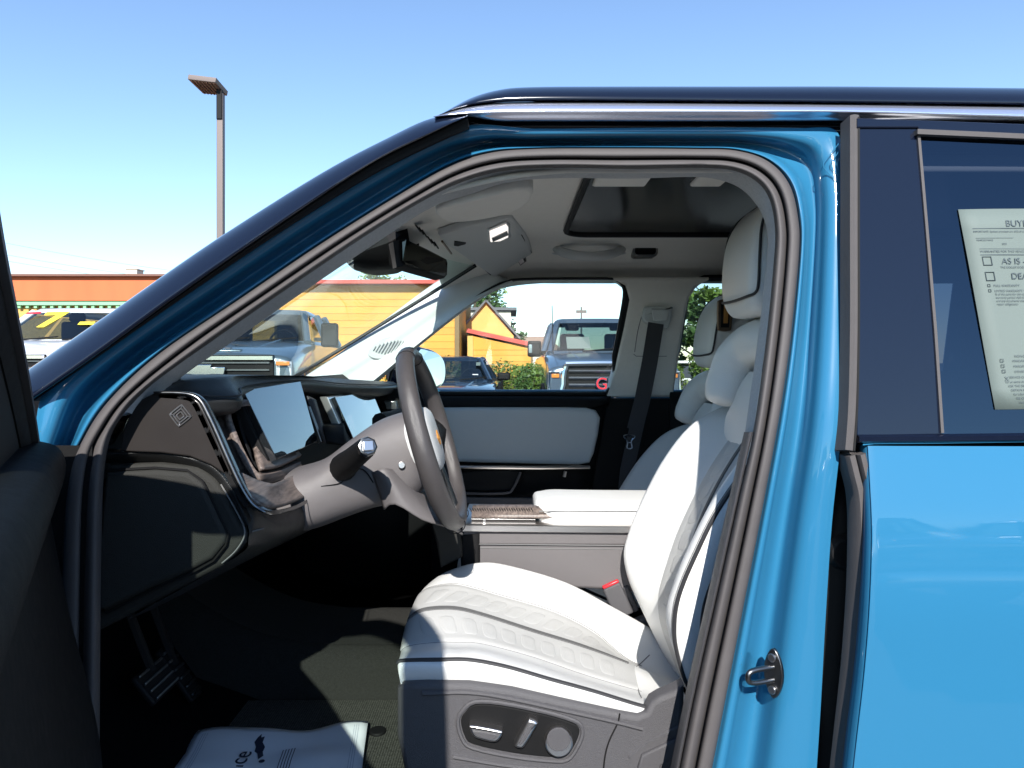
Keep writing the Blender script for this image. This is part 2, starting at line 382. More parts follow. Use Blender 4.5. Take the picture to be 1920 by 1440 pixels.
# rubber seals round the opening
def seal(t0, t1, name, prof):
    rows = [ring3(lerp2(r0, rq, t0+(t1-t0)*t), d) for t, d in prof]
    Surf(rows, 6, 2).build(name, M['rubber'], suv)
seal(0.0, .48, 'outer_seal', [(0, .012), (.04, -.012), (.2, -.020), (.5, -.022), (.8, -.020), (.97, -.010), (1, .016)])
seal(.52, 1.0, 'inner_seal', [(0, .02), (.05, -.004), (.25, -.016), (.5, -.021), (.75, -.016), (.95, 0), (1, .02)])
seal(.44, .56, 'seal_groove', [(0, .012), (1, .012)])

# cloth covered trim just inside the seal
rh = [(236,1540),(240,1040),(246,872),(285,788),(326,718),(441,636),(576,541),(713,449),(809,388),(885,362),(958,340),(1052,333),(1180,334),(1300,331),(1352,337),(1393,355),(1425,392),(1440,440),(1437,505),(1421,640),(1397,815),(1371,935),(1331,1110),(1286,1310),(1244,1520)]
sub = slice(3, 21)
Surf([ring3(rq[sub], .015), [P(x, y, Ysl(y)+.035) for x, y in lerp2(rq[sub], rh[sub], .4)], [P(x, y, Ysl(y)+.075) for x, y in rh[sub]], [P(x, y, Ysl(y)+.11) for x, y in lerp2(rq[sub], rh[sub], 1.04)]], 5, 3).build('opening_trim', M['cloth'], suv)
# plastic sill trim low on the pillar
low = slice(20, 25)
Surf([ring3(rq[low], .0), [P(x-5, y, Ysl(y)-.004) for x, y in rq[low]], [P(x-14, y, Ysl(y)+.03) for x, y in rq[low]], [P(x-17, y, Ysl(y)+.10) for x, y in rq[low]]], 5, 3).build('lower_pillar_trim', M['plastic'], suv)

# outer A pillar cover
Lb = [(58,756),(180,672),(330,567),(520,439),(690,333),(800,277),(880,241)]
Lc = [(58,752),(180,667),(330,557),(520,424),(690,311),(800,255),(877,218)]
Uc = [(36,704),(200,591),(400,452),(600,326),(728,258),(808,222),(876,215)]
dY = [1.095,1.10,1.11,1.12,1.135,1.145,1.15]
def mixc(t, d): return [P(a[0]*(1-t)+b[0]*t, a[1]*(1-t)+b[1]*t, y+d) for a, b, y in zip(Lc, Uc, dY)]
Surf([mixc(0.03, .05), mixc(0, .0), mixc(.06, -.014), mixc(.3, -.012), mixc(.7, .008), mixc(.94, .035), mixc(1.0, .06), mixc(.97, .12)], 6, 3).build('a_pillar_cover', M['navy'], suv)

Surf([[P(x, y-4, d+.012) for (x, y), d in zip(Lc, dY)], [P(x, y+2, d+.004) for (x, y), d in zip(Lc, dY)], [P(x*.5+a*.5, y*.5+b*.5, d+.008) for (x, y), (a, b), d in zip(Lc, Lb, dY)], [P(a, b, d+.016) for (a, b), d in zip(Lb, dY)], [P(a, b, d+.07) for (a, b), d in zip(Lb, dY)]], 6, 3).build('pillar_rubber_strip', M['rubber_dark'], suv)

# roof rail, silver strip, gutter
xs = [820,870,930,1000,1150,1400,1600,1920,2600,3400]
RL = [(822,216),(872,200),(930,192),(1000,190),(1150,190),(1400,192),(1600,194),(1920,198),(2600,208),(3400,220)]
RU = [(828,213),(882,184),(938,168),(1000,163),(1150,162),(1400,162),(1600,162),(1920,165),(2600,172),(3400,184)]
def rr(t, y): return [P(a[0]*(1-t)+b[0]*t, a[1]*(1-t)+b[1]*t, y) for a, b in zip(RL, RU)]
Surf([rr(-.05, 1.23), rr(0, 1.185), rr(.12, 1.165), rr(.55, 1.17), rr(.9, 1.195), rr(1.0, 1.225), rr(.95, 1.27)], 5, 3).build('roof_rail', M['navy'], suv)
SL = [(812,219),(870,214),(930,212),(1000,211),(1150,211),(1400,211),(1590,211),(1920,220),(2600,238),(3400,260)]
SB_ = [(818,221),(872,218),(930,226),(1000,227),(1150,227),(1400,227),(1590,226),(1920,226),(2600,244),(3400,266)]
SU = [(814,218),(866,202),(926,194),(1000,192),(1150,192),(1400,194),(1600,196),(1920,200),(2600,210),(3400,222)]
def ss(t, y): return [P(a[0]*(1-t)+b[0]*t, a[1]*(1-t)+b[1]*t, y) for a, b in zip(SL, SU)]
Surf([PL(SB_, 1.215), PL(SB_, 1.182), PL([(a*.3+c*.7, b*.3+d*.7) for (a, b), (c, d) in zip(SB_, SL)], 1.168), ss(0, 1.162), ss(.08, 1.161), ss(.3, 1.161), ss(.8, 1.167), ss(1.02, 1.18), ss(1.05, 1.21)], 5, 3).build('roof_edge_strip', M['silver'], suv)
Surf([PL([(x, y-4) for x, y in SB_], 1.200), PL([(x, y+8) for x, y in SB_], 1.215), PL([(x, y+20) for x, y in SB_], 1.215), PL([(x, y+28) for x, y in SB_], 1.22)], 4, 3).build('drip_gutter', M['navy'], suv)

# roof skin (dark glass roof seen from outside) with rails' inner side
rf = MB()
zs = [(1.22, 1.838), (1.28, 1.850), (1.55, 1.884), (1.92, 1.894), (2.29, 1.884), (2.56, 1.850), (2.64, 1.838)]
rows = []
for X, dz in ((-.06, -.05), (0.0, -.018), (.09, 0), (.8, .005), (1.6, -.01), (2.4, -.05), (2.75, -.10)):
    rows.append([V((X-(.16 if X < .05 else 0)*math.sin((Y-1.2)/1.46*math.pi), Y, z+dz)) for Y, z in zs])
rf.grid(rows).build('roof', M['navy'], suv, thick=.012, off=-1)

# far side rail of the roof
MB().prof([V((X, 2.68, z)) for X, z in ((-.12, 1.83), (0, 1.86), (1.5, 1.86), (2.6, 1.79))], [(-.03, -.02), (.03, -.02), (.03, .03), (-.03, .03)], ref=(0, 1, 0)).build('roof_rail', M['navy'], suv)

# windshield
NA = [P(190,800,1.20), P(380,664,1.21), P(585,517,1.23), P(768,400,1.26)]
FA = [P(530,724,2.62), P(650,652,2.60), P(770,578,2.56), P(895,500,2.50)]
rows = []
for t, b in ((0, 0), (.25, .13), (.5, .18), (.75, .13), (1, 0)):
    rows.append([a.lerp(c, t)+V((-b*.9, 0, .0+b*.10)) for a, c in zip(NA, FA)])
WS = Surf(rows, 4, 4); WS.build('windshield', M['windshield'], suv)
# black frit along its far edge, cowl at its base
MB().prof(spl([p+V((-.005, -.005, .004)) for p in FA], 4), [(-.006, -.004), (.006, -.004), (.006, .004), (-.006, .004)], ref=(0, -1, 0)).build('windshield_edge', M['black'], suv)
ck = MB(); base = [r[0] for r in rows]
ck.grid([spl([b+V((.02, 0, -.03)) for b in base], 4), spl([b+V((-.12, 0, -.06)) for b in base], 4), spl([b+V((-.16, 0, -.16)) for b in base], 4)])
ck.build('cowl', M['black'], suv, thick=.01)

# hood, fenders, nose: low enough to stay behind the dash from here
hd = []
for X, z, w in ((-.98, 1.22, .86), (-1.2, 1.235, .90), (-1.6, 1.20, .92), (-1.95, 1.14, .90), (-2.12, 1.04, .86), (-2.16, .8, .84), (-2.14, .35, .82)):
    hd.append([V((X, 1.92-w*k, z-.035*k*k)) for k in (1, .8, .4, 0, -.4, -.8, -1)])
Surf(hd, 3, 3).build('hood', M['paint'], suv, thick=.01)
for side, sg in (('near', 1), ('far', -1)):
    fe = []
    for X, zt in ((-.74, 1.20), (-1.1, 1.20), (-1.6, 1.165), (-1.95, 1.10), (-2.12, 1.0)):
        fe.append([V((X, 1.92-sg*w, z)) for w, z in ((.88, zt), (.935, zt-.05), (.955, zt-.25), (.95, .75), (.93, .30))])
    Surf(fe, 3, 3).build('fender', M['paint'], suv, thick=.01)

# sill / rocker below the doors
rk = MB(); rk.prof([V((-.72, 1.04, .47)), V((2.2, 1.04, .47))], [(-.06, -.12), (-.06, .05), (.03, .07), (.10, .05), (.10, -.12)], ref=(0, -1, 0)); rk.build('rocker_sill', M['paint'], suv, bevel=.01)
rk = MB(); rk.prof([V((-.72, 2.87, .47)), V((2.2, 2.87, .47))], [(-.06, -.12), (-.06, .05), (.03, .07), (.10, .05), (.10, -.12)], ref=(0, 1, 0)); rk.build('rocker_sill', M['paint'], suv, bevel=.01)
MB().box((.2, 1.92, .33), (4.1, 1.55, .12)).build('underbody', M['black'], suv)
def wheel_part(x, y):
    w = MB(); w.disc((x, y-.13, .31), (0, 1, 0), .39, .26, 32, bev=.04); o = w.build('wheel', M['black'], suv)
    r = MB(); sg = -1 if y < 1.9 else 1
    r.disc((x, y+sg*.12, .31), (0, sg, 0), .27, .02, 32, bev=.006)
    for k in range(5):
        a = k*2*math.pi/5; r.box((x+.13*math.cos(a), y+sg*.145, .31+.13*math.sin(a)), (.24, .02, .05), Matrix.Rotation(-a, 3, 'Y'))
    r.build('rim', M['darksteel'], o)
for x in (-1.35, 1.75):
    for y in (1.17, 2.67): wheel_part(x, y)

# ---- rear door (closed)
def Yd(py): return (1.065+max(0, (825-py)/570*.072)) if py < 825 else 1.065-.035*math.sin(min(1, (py-825)/330)*math.pi/2)
rd = empty('rear_door', parent=suv)
edge = [(1626,836),(1630,900),(1634,1000),(1630,1130),(1620,1260),(1604,1400),(1588,1540),(1560,1720)]
dcols = []
def edgeX(k, add, dy):
    return [V((P(x, y, Yd(y)).x+add, Yd(y)+dy, P(x, y, Yd(y)).z)) for x, y in edge]
for add, dy in ((.012, .06), (.001, .025), (0, .010), (.004, .003), (.012, 0), (.12, -.004), (.45, -.010), (.80, -.010)):
    dcols.append(edgeX(0, add, dy))
Surf(dcols, 5, 4).build('door_skin', M['paint'], rd)
tp = [(1618,832),(1640,829.5),(1760,828.5),(1920,826),(2400,824),(2560,822)]
tb = MB(); tb.grid([PL([(x, y+3) for x, y in tp], 1.062), PL(tp, 1.064), PL([(x, y-1) for x, y in tp], 1.10)]); tb.build('skin_top_edge', M['paint'], rd)
bm_ = MB(); bm_.prof(PL([(1606,823),(1760,822),(1920,820),(2560,816)], 1.066), [(-.0065, -.02), (-.0065, .004), (-.004, .009), (.003, .009), (.006, .004), (.006, -.02)]); bm_.build('belt_moulding', M['navy'], rd)
# window frame panel (gloss) and glass
def GY(py): return 1.065+(825-py)/570*.072
MB().plate(PL([(1606,232),(1720,236),(1767,814),(1606,816)], GY), (0, .02, .0), .003).build('window_frame_panel', M['navy'], rd)
MB().plate(PL([(1607,221),(1760,226),(1920,232),(2560,252),(2560,300),(1920,263),(1722,253),(1722,240),(1607,240)], lambda p: GY(p)-.004), (0, .02, 0), .003).build('window_frame_header', M['navy'], rd)
MB().prof(PL([(1716,249),(1920,258),(2560,296)], lambda p: GY(p)-.004), [(-.004, -.01), (-.004, .007), (.004, .007), (.004, -.01)]).build('glass_run_seal', M['rubber'], rd)
gl = MB(); gl.ngon(PL([(1722,250),(1920,258),(2560,296),(2560,818),(1766,818)], lambda p: GY(p)+.0006)); gl.build('window_glass', M['privacy'], rd, smooth=False)
MB().prof(PL([(1721,256),(1736,430),(1752,620),(1765,812)], lambda p: GY(p)), [(-.0022, -.004), (-.0022, .0035), (.0022, .0035), (.0022, -.004)]).build('glass_divider', M['rubber'], rd)
# front edge seal of the rear door
up = [(1597,222),(1597,300),(1597,450),(1597,620),(1594,760),(1588,845)]
MB().prof(spl(PL(up, lambda p: GY(p)+.012), 4), [(-.0085, -.02), (-.0095, 0), (-.006, .012), (.002, .014), (.0075, .010), (.009, -.02)]).build('frame_edge_seal', M['rubber'], rd)
MB().prof(spl(PL([(x+10, y) for x, y in up], lambda p: GY(p)+.004), 4), [(-.0015, -.02), (-.0015, .006), (.0015, .006), (.0015, -.02)]).build('frame_edge_bead', M['black'], rd)
lo = [(1584,852),(1592,885),(1602,930),(1605,1000),(1602,1120),(1592,1260),(1577,1400),(1562,1540)]
MB().prof(spl(PL([(x+5, y) for x, y in lo], 1.085), 4), [(-.0075, -.02), (-.008, .008), (-.004, .016), (.004, .016), (.008, .008), (.008, -.02)]).build('door_edge_seal', M['rubber'], rd)
MB().prof(spl(PL([(x+26, y-2) for x, y in lo], 1.076), 4), [(-.0065, -.02), (-.007, .008), (-.003, .014), (.004, .014), (.0065, .008), (.0065, -.02)]).build('door_edge_seal', M['rubber'], rd)
MB().box(P(1600, 866, 1.10), (.035, .03, .035)).build('seal_corner_block', M['rubber'], rd, bevel=.006)
# dark recess between pillar and door
MB().grid([PL([(1548,885),(1545,1000),(1540,1160),(1525,1340),(1505,1540)], 1.17), PL([(1640,885),(1640,1000),(1640,1160),(1630,1340),(1610,1540)], 1.16)]).build('hinge_recess', M['black'], rd, thick=.01)
MB().grid([PL([(1575,215),(1575,500),(1570,885)], lambda p: GY(p)+.09), PL([(1650,215),(1650,500),(1650,885)], lambda p: GY(p)+.09)]).build('frame_backing', M['black'], rd)
MB().disc(P(1583,1035,1.165), (0, -1, 0), .03, .012, 20, bev=.004, r2=.026).build('recess_grommet', M['rubber_dark'], rd)
MB().disc(P(1590,1240,1.165), (0, -1, 0), .02, .01, 16).build('recess_grommet', M['rubber_dark'], rd)

# near quarter panel behind the rear door, tail
qp = MB()
qp.grid([[V((X, y, z)) for y, z in ((1.19, 1.74), (1.09, 1.25), (1.03, 1.0), (1.035, .75), (1.06, .42))] for X in (1.362, 1.9, 2.5, 2.62)])
qp.build('quarter_panel', M['paint'], suv, thick=.01)
qp = MB()
qp.grid([[V((X, 3.84-y, z)) for y, z in ((1.19, 1.74), (1.09, 1.25), (1.03, 1.0), (1.035, .75), (1.06, .42))] for X in (1.66, 2.0, 2.5, 2.62)])
qp.build('quarter_panel', M['paint'], suv, thick=.01)
qp = MB(); qp.grid([[V((X, y, z)) for X, z in ((2.74, 1.80), (2.68, 1.25), (2.66, .9), (2.62, .42))] for y in (1.05, 1.4, 2.4, 2.79)]); qp.build('tailgate', M['paint'], suv, thick=.01)

# striker on the pillar
st = empty('door_striker', parent=suv)
n = V((-.80, -.60, 0.02)); tx = V((.60, -.80, 0)); ln = V((-.96, -.28, -.02))
c0 = P(1449, 1263, 1.104)
pl = MB(); ol = []
for k in range(28):
    a = 2*math.pi*k/28; ol.append(c0+tx*(.0165*math.cos(a)*(1-.25*abs(math.sin(a))**2))+V((0, 0, 1))*(.039*math.sin(a)))
pl.plate(ol, -n*-.004 if False else n*-.005, .0015); pl.build('striker_plate', M['darksteel'], st)
c1 = c0-n*.0
lp = MB(); a0 = c0+V((0, 0, .010)); a1 = c0+V((0, 0, -.010))
lp.tube(spl([a0-n*.001, a0+ln*.030, c0+ln*.043+V((0, 0, .006)), c0+ln*.043-V((0, 0, .006)), a1+ln*.030, a1-n*.001], 5), .0042, 10); lp.build('striker_loop', M['darksteel'], st)
for dz in (.025, -.025):
    MB().disc(c0+V((0, 0, dz))+n*.001, n, .0065, .0035, 14, bev=.001).build('screw', M['steel'], st)

# pressed diamond emblem on the pillar
def diamond(c, ex, ey, r, tr, mname, parent, name, centre=True):
    d = MB()
    for q in (1.0, .66, .36):
        cs = [c+ex*(r*q), c+ey*(r*q), c-ex*(r*q), c-ey*(r*q)]
        pts = []
        for i in range(4):
            a, b, e = cs[i-1], cs[i], cs[(i+1) % 4]
            pts += [b.lerp(a, .16), b.lerp(a, .05).lerp(b.lerp(e, .05), .5), b.lerp(e, .16)]
        d.tube(pts, tr, 6, closed=True)
    for e in (ex, ey):
        for sgn in (1, -1): d.tube([c+e*(sgn*r*.66), c+e*(sgn*r*1.0)], tr*.8, 6)
    return d.build(name, M[mname], parent)
em = MB(); ec = P(1580, 308, 1.176)
for q in (1.0, .62, .3):
    em.tube([ec+V((-.002, 0, .037*q)), ec+V((-.006, 0, .035*q)), ec+V((-.029*q, .006*q, .004*q)), ec+V((-.029*q, .006*q, -.004*q)), ec+V((-.006, 0, -.035*q)), ec+V((-.002, 0, -.037*q))], .0008, 6)
em.build('pressed_emblem', M['paint'], suv)

# ================================================================ the SUV: cabin shell
# headliner: rises from the near rail to a flat centre and falls to the far rail
def hl_z(Y, X):
    t = abs(Y-1.92)/.72; z = 1.80-.105*max(0, (t-.62)/.38)**1.8 if t > .62 else 1.80
    f = max(0, (.10-X)/.34); return z-.075*f**1.6
rows = []
ys = [1.235, 1.30, 1.38, 1.48, 1.6, 1.75, 1.92, 2.1, 2.25, 2.36, 2.46, 2.54, 2.60, 2.625]
for X in (-.25, -.19, -.13, -.05, .02, .10, .16, .30, .55, .85, 1.2, 1.6, 2.1, 2.6):
    r = []
    for Y in ys:
        dx = -.05*math.sin((Y-1.22)/1.4*math.pi) if X < 0 else 0
        r.append(V((X+dx, Y, hl_z(Y, X)-(.03 if Y > 2.62 else 0))))
    rows.append(r)
Surf(rows, 3, 3).build('headliner', M['liner'], suv, thick=.008, off=-1)

# dark glass roof seen from below, with its rim
def rrect(x0, x1, y0, y1, r, z, n=6):
    return [V((p.x, p.y, z)) for p in rring((x0+x1)/2, (y0+y1)/2, (x1-x0)/2, (y1-y0)/2, r, z, n)]
sr = MB(); o = rrect(.165, 1.75, 1.40, 2.235, .07, 1.783)
sr.ngon(o); sr.build('glass_roof_panel', M['roofglass'], suv, smooth=False)
sr = MB(); sr.tube(o, .009, 8, closed=True); sr.build('glass_roof_rim', M['rubber_dark'], suv)
# two cloth flaps at its near edge
for x0, x1 in ((.18, .30), (.40, .47)):
    MB().box(((x0+x1)/2, 1.50, 1.783), (x1-x0, .20, .014)).build('roof_flap', M['liner'], suv, bevel=.005)

# sun visor
vz = [P(862,424,1.58), P(852,372,1.40), P(905,356,1.33), P(990,345,1.36), P(1000,372,1.58), P(960,398,1.68)]
vs = [V((-.135,1.60,1.695)), V((-.145,1.34,1.665)), V((-.09,1.30,1.672)), V((.03,1.33,1.705)), V((.035,1.58,1.735)), V((-.02,1.66,1.725))]
MB().plate(spl(vs, 4, closed=True)[::-1], (0, 0, .022), .008).build('sun_visor', M['liner'], suv)
MB().tube([P(855,405,1.55)+V((0,0,.01)), P(852,372,1.38)+V((0,0,.005))], .006, 8).build('visor_hinge', M['plastic_dk'], suv)
MB().plate(spl([P(960,344,1.5), P(964,336,1.5), P(980,333,1.5), P(974,340,1.5)], 3, closed=True), (0, .006, 0), .002).build('warning_tag', M['red'], suv)

# overhead console with lamps
oc = empty('overhead_console', parent=suv)
def hlp(px, py):
    """where the line through a photo point meets the headliner"""
    Y = 1.6
    for _ in range(60):
        p = P(px, py, Y); dz = hl_z(Y, p.x)-p.z; Y += dz*1.2
        Y = max(1.3, min(2.6, Y))
    return P(px, py, Y)
def ceil_plate(name, pts, lift, m, parent, bev=.003, k=0):
    q = [hlp(x, y)+V((0, 0, -lift)) for x, y in pts]
    if k: q = spl(q, k, closed=True)
    return MB().plate(q, (0, 0, lift+.004), bev).build(name, M[m], parent)
ceil_plate('console_body', [(822,432),(868,416),(960,398),(985,430),(998,468),(925,512),(870,470),(838,452)], .016, 'trimgrey', oc, .008)
ceil_plate('lamp_bezel', [(913,416),(950,401),(957,408),(957,432),(922,450),(916,440)], .022, 'steel', oc, .003)
ceil_plate('lamp_lens', [(918,419),(949,406),(953,411),(953,430),(923,445),(919,437)], .025, 'lamp_on', oc, .002)
ceil_plate('lamp_louvre', [(922,430),(951,416),(953,424),(924,437)], .028, 'darksteel', oc, .001)
ceil_plate('sos_button', [(852,440),(874,442),(872,452),(851,448)], .021, 'black', oc, .002)
ceil_plate('switch_bezel', [(966,470),(980,464),(987,480),(975,488)], .020, 'darksteel', oc, .002)
ceil_plate('switch_key', [(970,472),(978,468),(983,479),(975,484)], .024, 'lamp', oc, .001)
MB().tube([hlp(829,442)+V((0,0,-.016)), hlp(846,466)+V((0,0,-.016))], .0035, 6).build('console_edge_trim', M['bronze'], oc)
MB().tube([hlp(880,472)+V((0,0,-.014)), hlp(920,508)+V((0,0,-.014))], .002, 6).build('console_seam', M['plastic_dk'], oc)
MB().tube([hlp(976,428)+V((0,0,-.014)), hlp(996,466)+V((0,0,-.014))], .0025, 6).build('console_seam', M['plastic_dk'], oc)

# grab handle and rail lamp on the far roof rail
def Yf(py): return 2.66-(735-py)/210*.12
gh = empty('grab_handle', parent=suv)
hp = spl([P(1040,462,2.48), P(1052,472,2.43), P(1080,479,2.39), P(1105,481,2.38), P(1130,479,2.39), P(1158,472,2.43), P(1170,462,2.48)], 4)
MB().tube(hp, .0165, 10, flat=.75).build('handle_bar', M['trimgrey'], gh)
for x in (1045, 1164):
    MB().plate(spl([P(x-13,459,2.49), P(x+12,459,2.49), P(x+12,474,2.49), P(x-9,476,2.49)], 3, closed=True), (0, .05, 0), .004).build('handle_mount', M['trimgrey'], gh)
rl = empty('rail_lamp', parent=suv)
def rr_px(x0, x1, y0, y1, r, Y, n=5):
    out = []
    for cx, cy, a0 in ((x1-r, y1-r, 0), (x0+r, y1-r, 90), (x0+r, y0+r, 180), (x1-r, y0+r, 270)):
        for k in range(n):
            a = R(a0+90*k/(n-1)); out.append(P(cx+r*math.cos(a), cy+r*math.sin(a), Y))
    return out
MB().plate(rr_px(1187,1234,449,481,8,2.46), (0,.06,0), .003).build('lamp_bezel', M['darksteel'], rl)
MB().plate(rr_px(1191,1230,453,477,6,2.456), (0,.01,0), .002).build('lamp_lens', M['roofglass'], rl)

# mirror and sensor housing
mr = empty('rear_view_mirror', parent=suv)
mo = [P(749,452,1.74), P(757,447,1.74), P(800,467,1.87), P(838,487,2.00), P(840,493,2.0), P(839,515,2.0), P(834,521,2.0), P(800,511,1.87), P(757,498,1.74), P(750,490,1.74)]
MB().plate(mo, V((-.026, -.004, -.008)), .004).build('mirror_shell', M['black'], mr)
mi = [p.lerp(sum(mo, V())/len(mo), .07)+V((.0022, -.001, .001)) for p in mo]
MB().ngon(mi).build('mirror_face', M['mirror_dim'], mr, smooth=False)
MB().tube([P(786,480,1.86)+V((-.026,0,0)), P(764,462,1.92)+V((-.05,0,.02))], .012, 10).build('mirror_stem', M['black'], mr)
hs = []
for (x, yt, yb, Y, w) in ((664,490,500,1.93,.10), (690,470,506,1.93,.12), (720,452,505,1.93,.13), (748,434,498,1.93,.12), (775,420,470,1.93,.11)):
    hs.append([P(x, yt, Y)+V((0, -w*.8, 0)), P(x, (yt+yb)/2, Y)+V((0, -w, 0)), P(x, yb, Y)+V((0, -w*.6, 0)), P(x, yb+3, Y), P(x, yb, Y)+V((0, w*.6, 0)), P(x, (yt+yb)/2, Y)+V((0, w, 0)), P(x, yt, Y)+V((0, w*.8, 0))])
hb = Surf(hs, 3, 3); mb = MB(); mb.grid(hb.rows); mb.ngon(hb.rows[0]); mb.build('sensor_housing', M['plastic_dk'], suv, thick=.004)
vent = MB()
for x, y in ((784,428),(790,433),(796,438),(806,450),(812,455),(818,460)):
    vent.box(P(x, y, 1.80), (.004, .05, .012), Matrix.Rotation(-.6, 3, 'Y'))
vent.build('housing_vent', M['black'], suv)

# ---- far side of the cabin
Surf([PL([(536,728),(622,672),(722,599),(814,531),(884,492)], 2.612), PL([(556,728),(640,676),(740,606),(830,540),(893,498)], 2.585), PL([(590,722),(665,682),(762,616),(850,551),(920,508)], 2.57), PL([(640,722),(692,686),(780,626),(872,562),(945,520)], 2.575), PL([(690,722),(722,696),(790,640),(887,566),(960,526)], 2.545), PL([(700,724),(727,700),(794,643),(891,568),(964,528)], 2.60)], 5, 4).build('a_pillar_trim', M['trimgrey'], suv, thick=.006, off=1)
sg = MB(); so = spl([P(689,662,2.566), P(700,645,2.566), P(722,632,2.566), P(752,628,2.575), P(772,630,2.592), P(765,645,2.592), P(745,660,2.585), P(722,672,2.575), P(700,672,2.566)], 4, closed=True)
sg.plate(so, (0, .02, 0), .003); spk = sg.build('speaker_grille', M['trimgrey'], suv)
sl = MB()
for k in range(11):
    x = 700+k*6.2; h = 1-abs((k-5)/6.2)**2
    sl.box(P(x+2, 652-k*.6, 2.562+.0026*max(0, k-4)), (.0035, .004, .052*h), Matrix.Rotation(.55, 3, 'Y'))
sl.build('grille_slot', M['cloth'], spk)

# far roof rail edge above the windows is the headliner's own edge; pillar trims
MB().plate(PL([(1150,519),(1330,519),(1305,540),(1292,560),(1284,600),(1274,668),(1262,745),(1138,745),(1152,690),(1170,612),(1180,562),(1172,536)], Yf), (0, .07, .0), .012).build('b_pillar_trim', M['liner'], suv)
MB().plate(PL([(1138,748),(1262,748),(1256,1000),(1095,1000)], 2.64), (0, .07, 0), .008).build('lower_b_pillar_trim', M['plastic_dk'], suv)
MB().tube(PL([(1188,664),(1193,668),(1250,668)], lambda p: Yf(p)-.002), .0012, 5).build('pillar_seam', M['thread'], suv)
MB().tube(spl(PL([(1190,660),(1196,620),(1206,585),(1214,576)], lambda p: Yf(p)-.001), 4), .0015, 5).build('pillar_seam', M['thread'], suv)
sb = empty('seat_belt', parent=suv)
MB().plate(spl(PL([(1208,580),(1216,574),(1258,575),(1261,580),(1257,606),(1250,617),(1238,612),(1214,606),(1206,596)], 2.545), 3, closed=True), (0, .04, 0), .006).build('belt_guide', M['trimgrey'], sb)
MB().plate(PL([(1222,580),(1256,580),(1252,602),(1226,602)], 2.535), (0, .02, 0), .005).build('guide_cover', M['trimgrey'], sb)
MB().prof(PL([(1230,606),(1218,680),(1204,752),(1190,806)], 2.53), [(-.028, -.001), (-.028, .001), (.028, .001), (.028, -.001)]).build('webbing', M['webbing'], sb)
MB().prof(PL([(1196,790),(1176,880),(1165,990)], 2.56), [(-.025, -.001), (-.025, .001), (.025, .001), (.025, -.001)]).build('webbing', M['webbing'], sb)
tg = MB(); tg.tube([p for p in spl(PL([(1170,817),(1190,818),(1184,827),(1185,840),(1176,840),(1177,828)], 2.515), 3, closed=True)], .0028, 6, closed=True); tg.tube(PL([(1177,830),(1185,830)], 2.515), .0025, 6); tg.build('belt_tongue', M['chrome'], sb)

# front passenger door, seen from inside
pd = empty('passenger_door', parent=suv)
win = [(786,640),(830,603),(880,568),(915,546),(950,530),(985,525),(1060,524),(1138,524),(1156,527),(1166,537),(1168,556),(1160,604),(1148,668),(1134,735),(980,735),(820,735),(735,735),(745,680)]
def scale_px(pts, d):
    cx = sum(p[0] for p in pts)/len(pts); cy = sum(p[1] for p in pts)/len(pts); out = []
    n = len(pts)
    for i in range(n):
        tx, ty = pts[(i+1) % n][0]-pts[i-1][0], pts[(i+1) % n][1]-pts[i-1][1]; l = math.hypot(tx, ty)
        out.append((pts[i][0]+ty/l*d, pts[i][1]-tx/l*d))
    return out
wd = [4]*5+[3]*4+[9]+[13]*3+[6]*5
def offs(pts, ds): return [scale_px(pts, d)[i] for i, d in enumerate(ds)]
wa, wb, wc = win, offs(win, wd), offs(win, [d*1.4 for d in wd])
mb = MB(); rows = [spl(PL(scale_px(win, -1), lambda p: Yf(p)+.035), 3, True), spl(PL(wa, lambda p: Yf(p)+.012), 3, True), spl(PL(offs(win, [d*.35 for d in wd]), lambda p: Yf(p)+.004), 3, True), spl(PL(wb, lambda p: Yf(p)+.006), 3, True), spl(PL(wc, lambda p: Yf(p)+.03), 3, True), spl(PL(wc, lambda p: Yf(p)+.08), 3, True)]
mb.grid(rows, cu=True); mb.build('window_seal', M['rubber_dark'], pd)
MB().ngon(PL(scale_px(win, 4), lambda p: Yf(p)+.03)).build('window_glass', M['sideglass'], pd, smooth=False)
MB().prof(PL([(700,737),(900,738),(1135,738)], 2.67), [(-.006, -.02), (-.006, .006), (.004, .006), (.004, -.02)]).build('window_wiper_strip', M['black'], pd)
Surf([PL([(680,741),(900,741),(1145,741)], 2.68), PL([(680,746),(900,746),(1145,746)], 2.645), PL([(680,758),(900,758),(1140,758)], 2.625), PL([(680,770),(900,770),(1132,772)], 2.635), PL([(680,960),(900,960),(1105,960)], 2.655), PL([(680,1200),(900,1200),(1090,1200)], 2.66)], 4, 3).build('door_trim', M['plastic_dk'], pd, thick=.02, off=-1)
pad = [(735,765),(900,764),(1060,764),(1100,765),(1118,770),(1126,784),(1122,815),(1114,850),(1106,868),(1085,872),(900,868),(735,862)]
MB().plate(PL(pad, 2.60), (0, .06, 0), .014, steps=4).build('door_pad', M['trimgrey'], pd)
MB().prof(PL([(740,874),(900,876),(1010,877),(1106,876)], 2.585), [(-.004, -.02), (-.005, .006), (0, .009), (.005, .006), (.004, -.02)]).build('chrome_strip', M['steel'], pd)
MB().plate(spl(PL([(868,884),(980,882),(962,916),(948,922),(868,922)], 2.61), 2, True), (0, .05, 0), .008).build('door_pull_pocket', M['black'], pd)
MB().prof(spl(PL([(868,925),(945,925),(962,916),(976,886)], 2.605), 4), [(-.004, -.02), (-.004, .006), (.004, .006), (.004, -.02)]).build('pocket_rim', M['plastic'], pd)
MB().prof(PL([(868,938),(1000,940),(1096,940)], 2.60), [(-.012, -.02), (-.012, .008), (.008, .012), (.012, -.02)]).build('armrest_ledge', M['plastic'], pd)
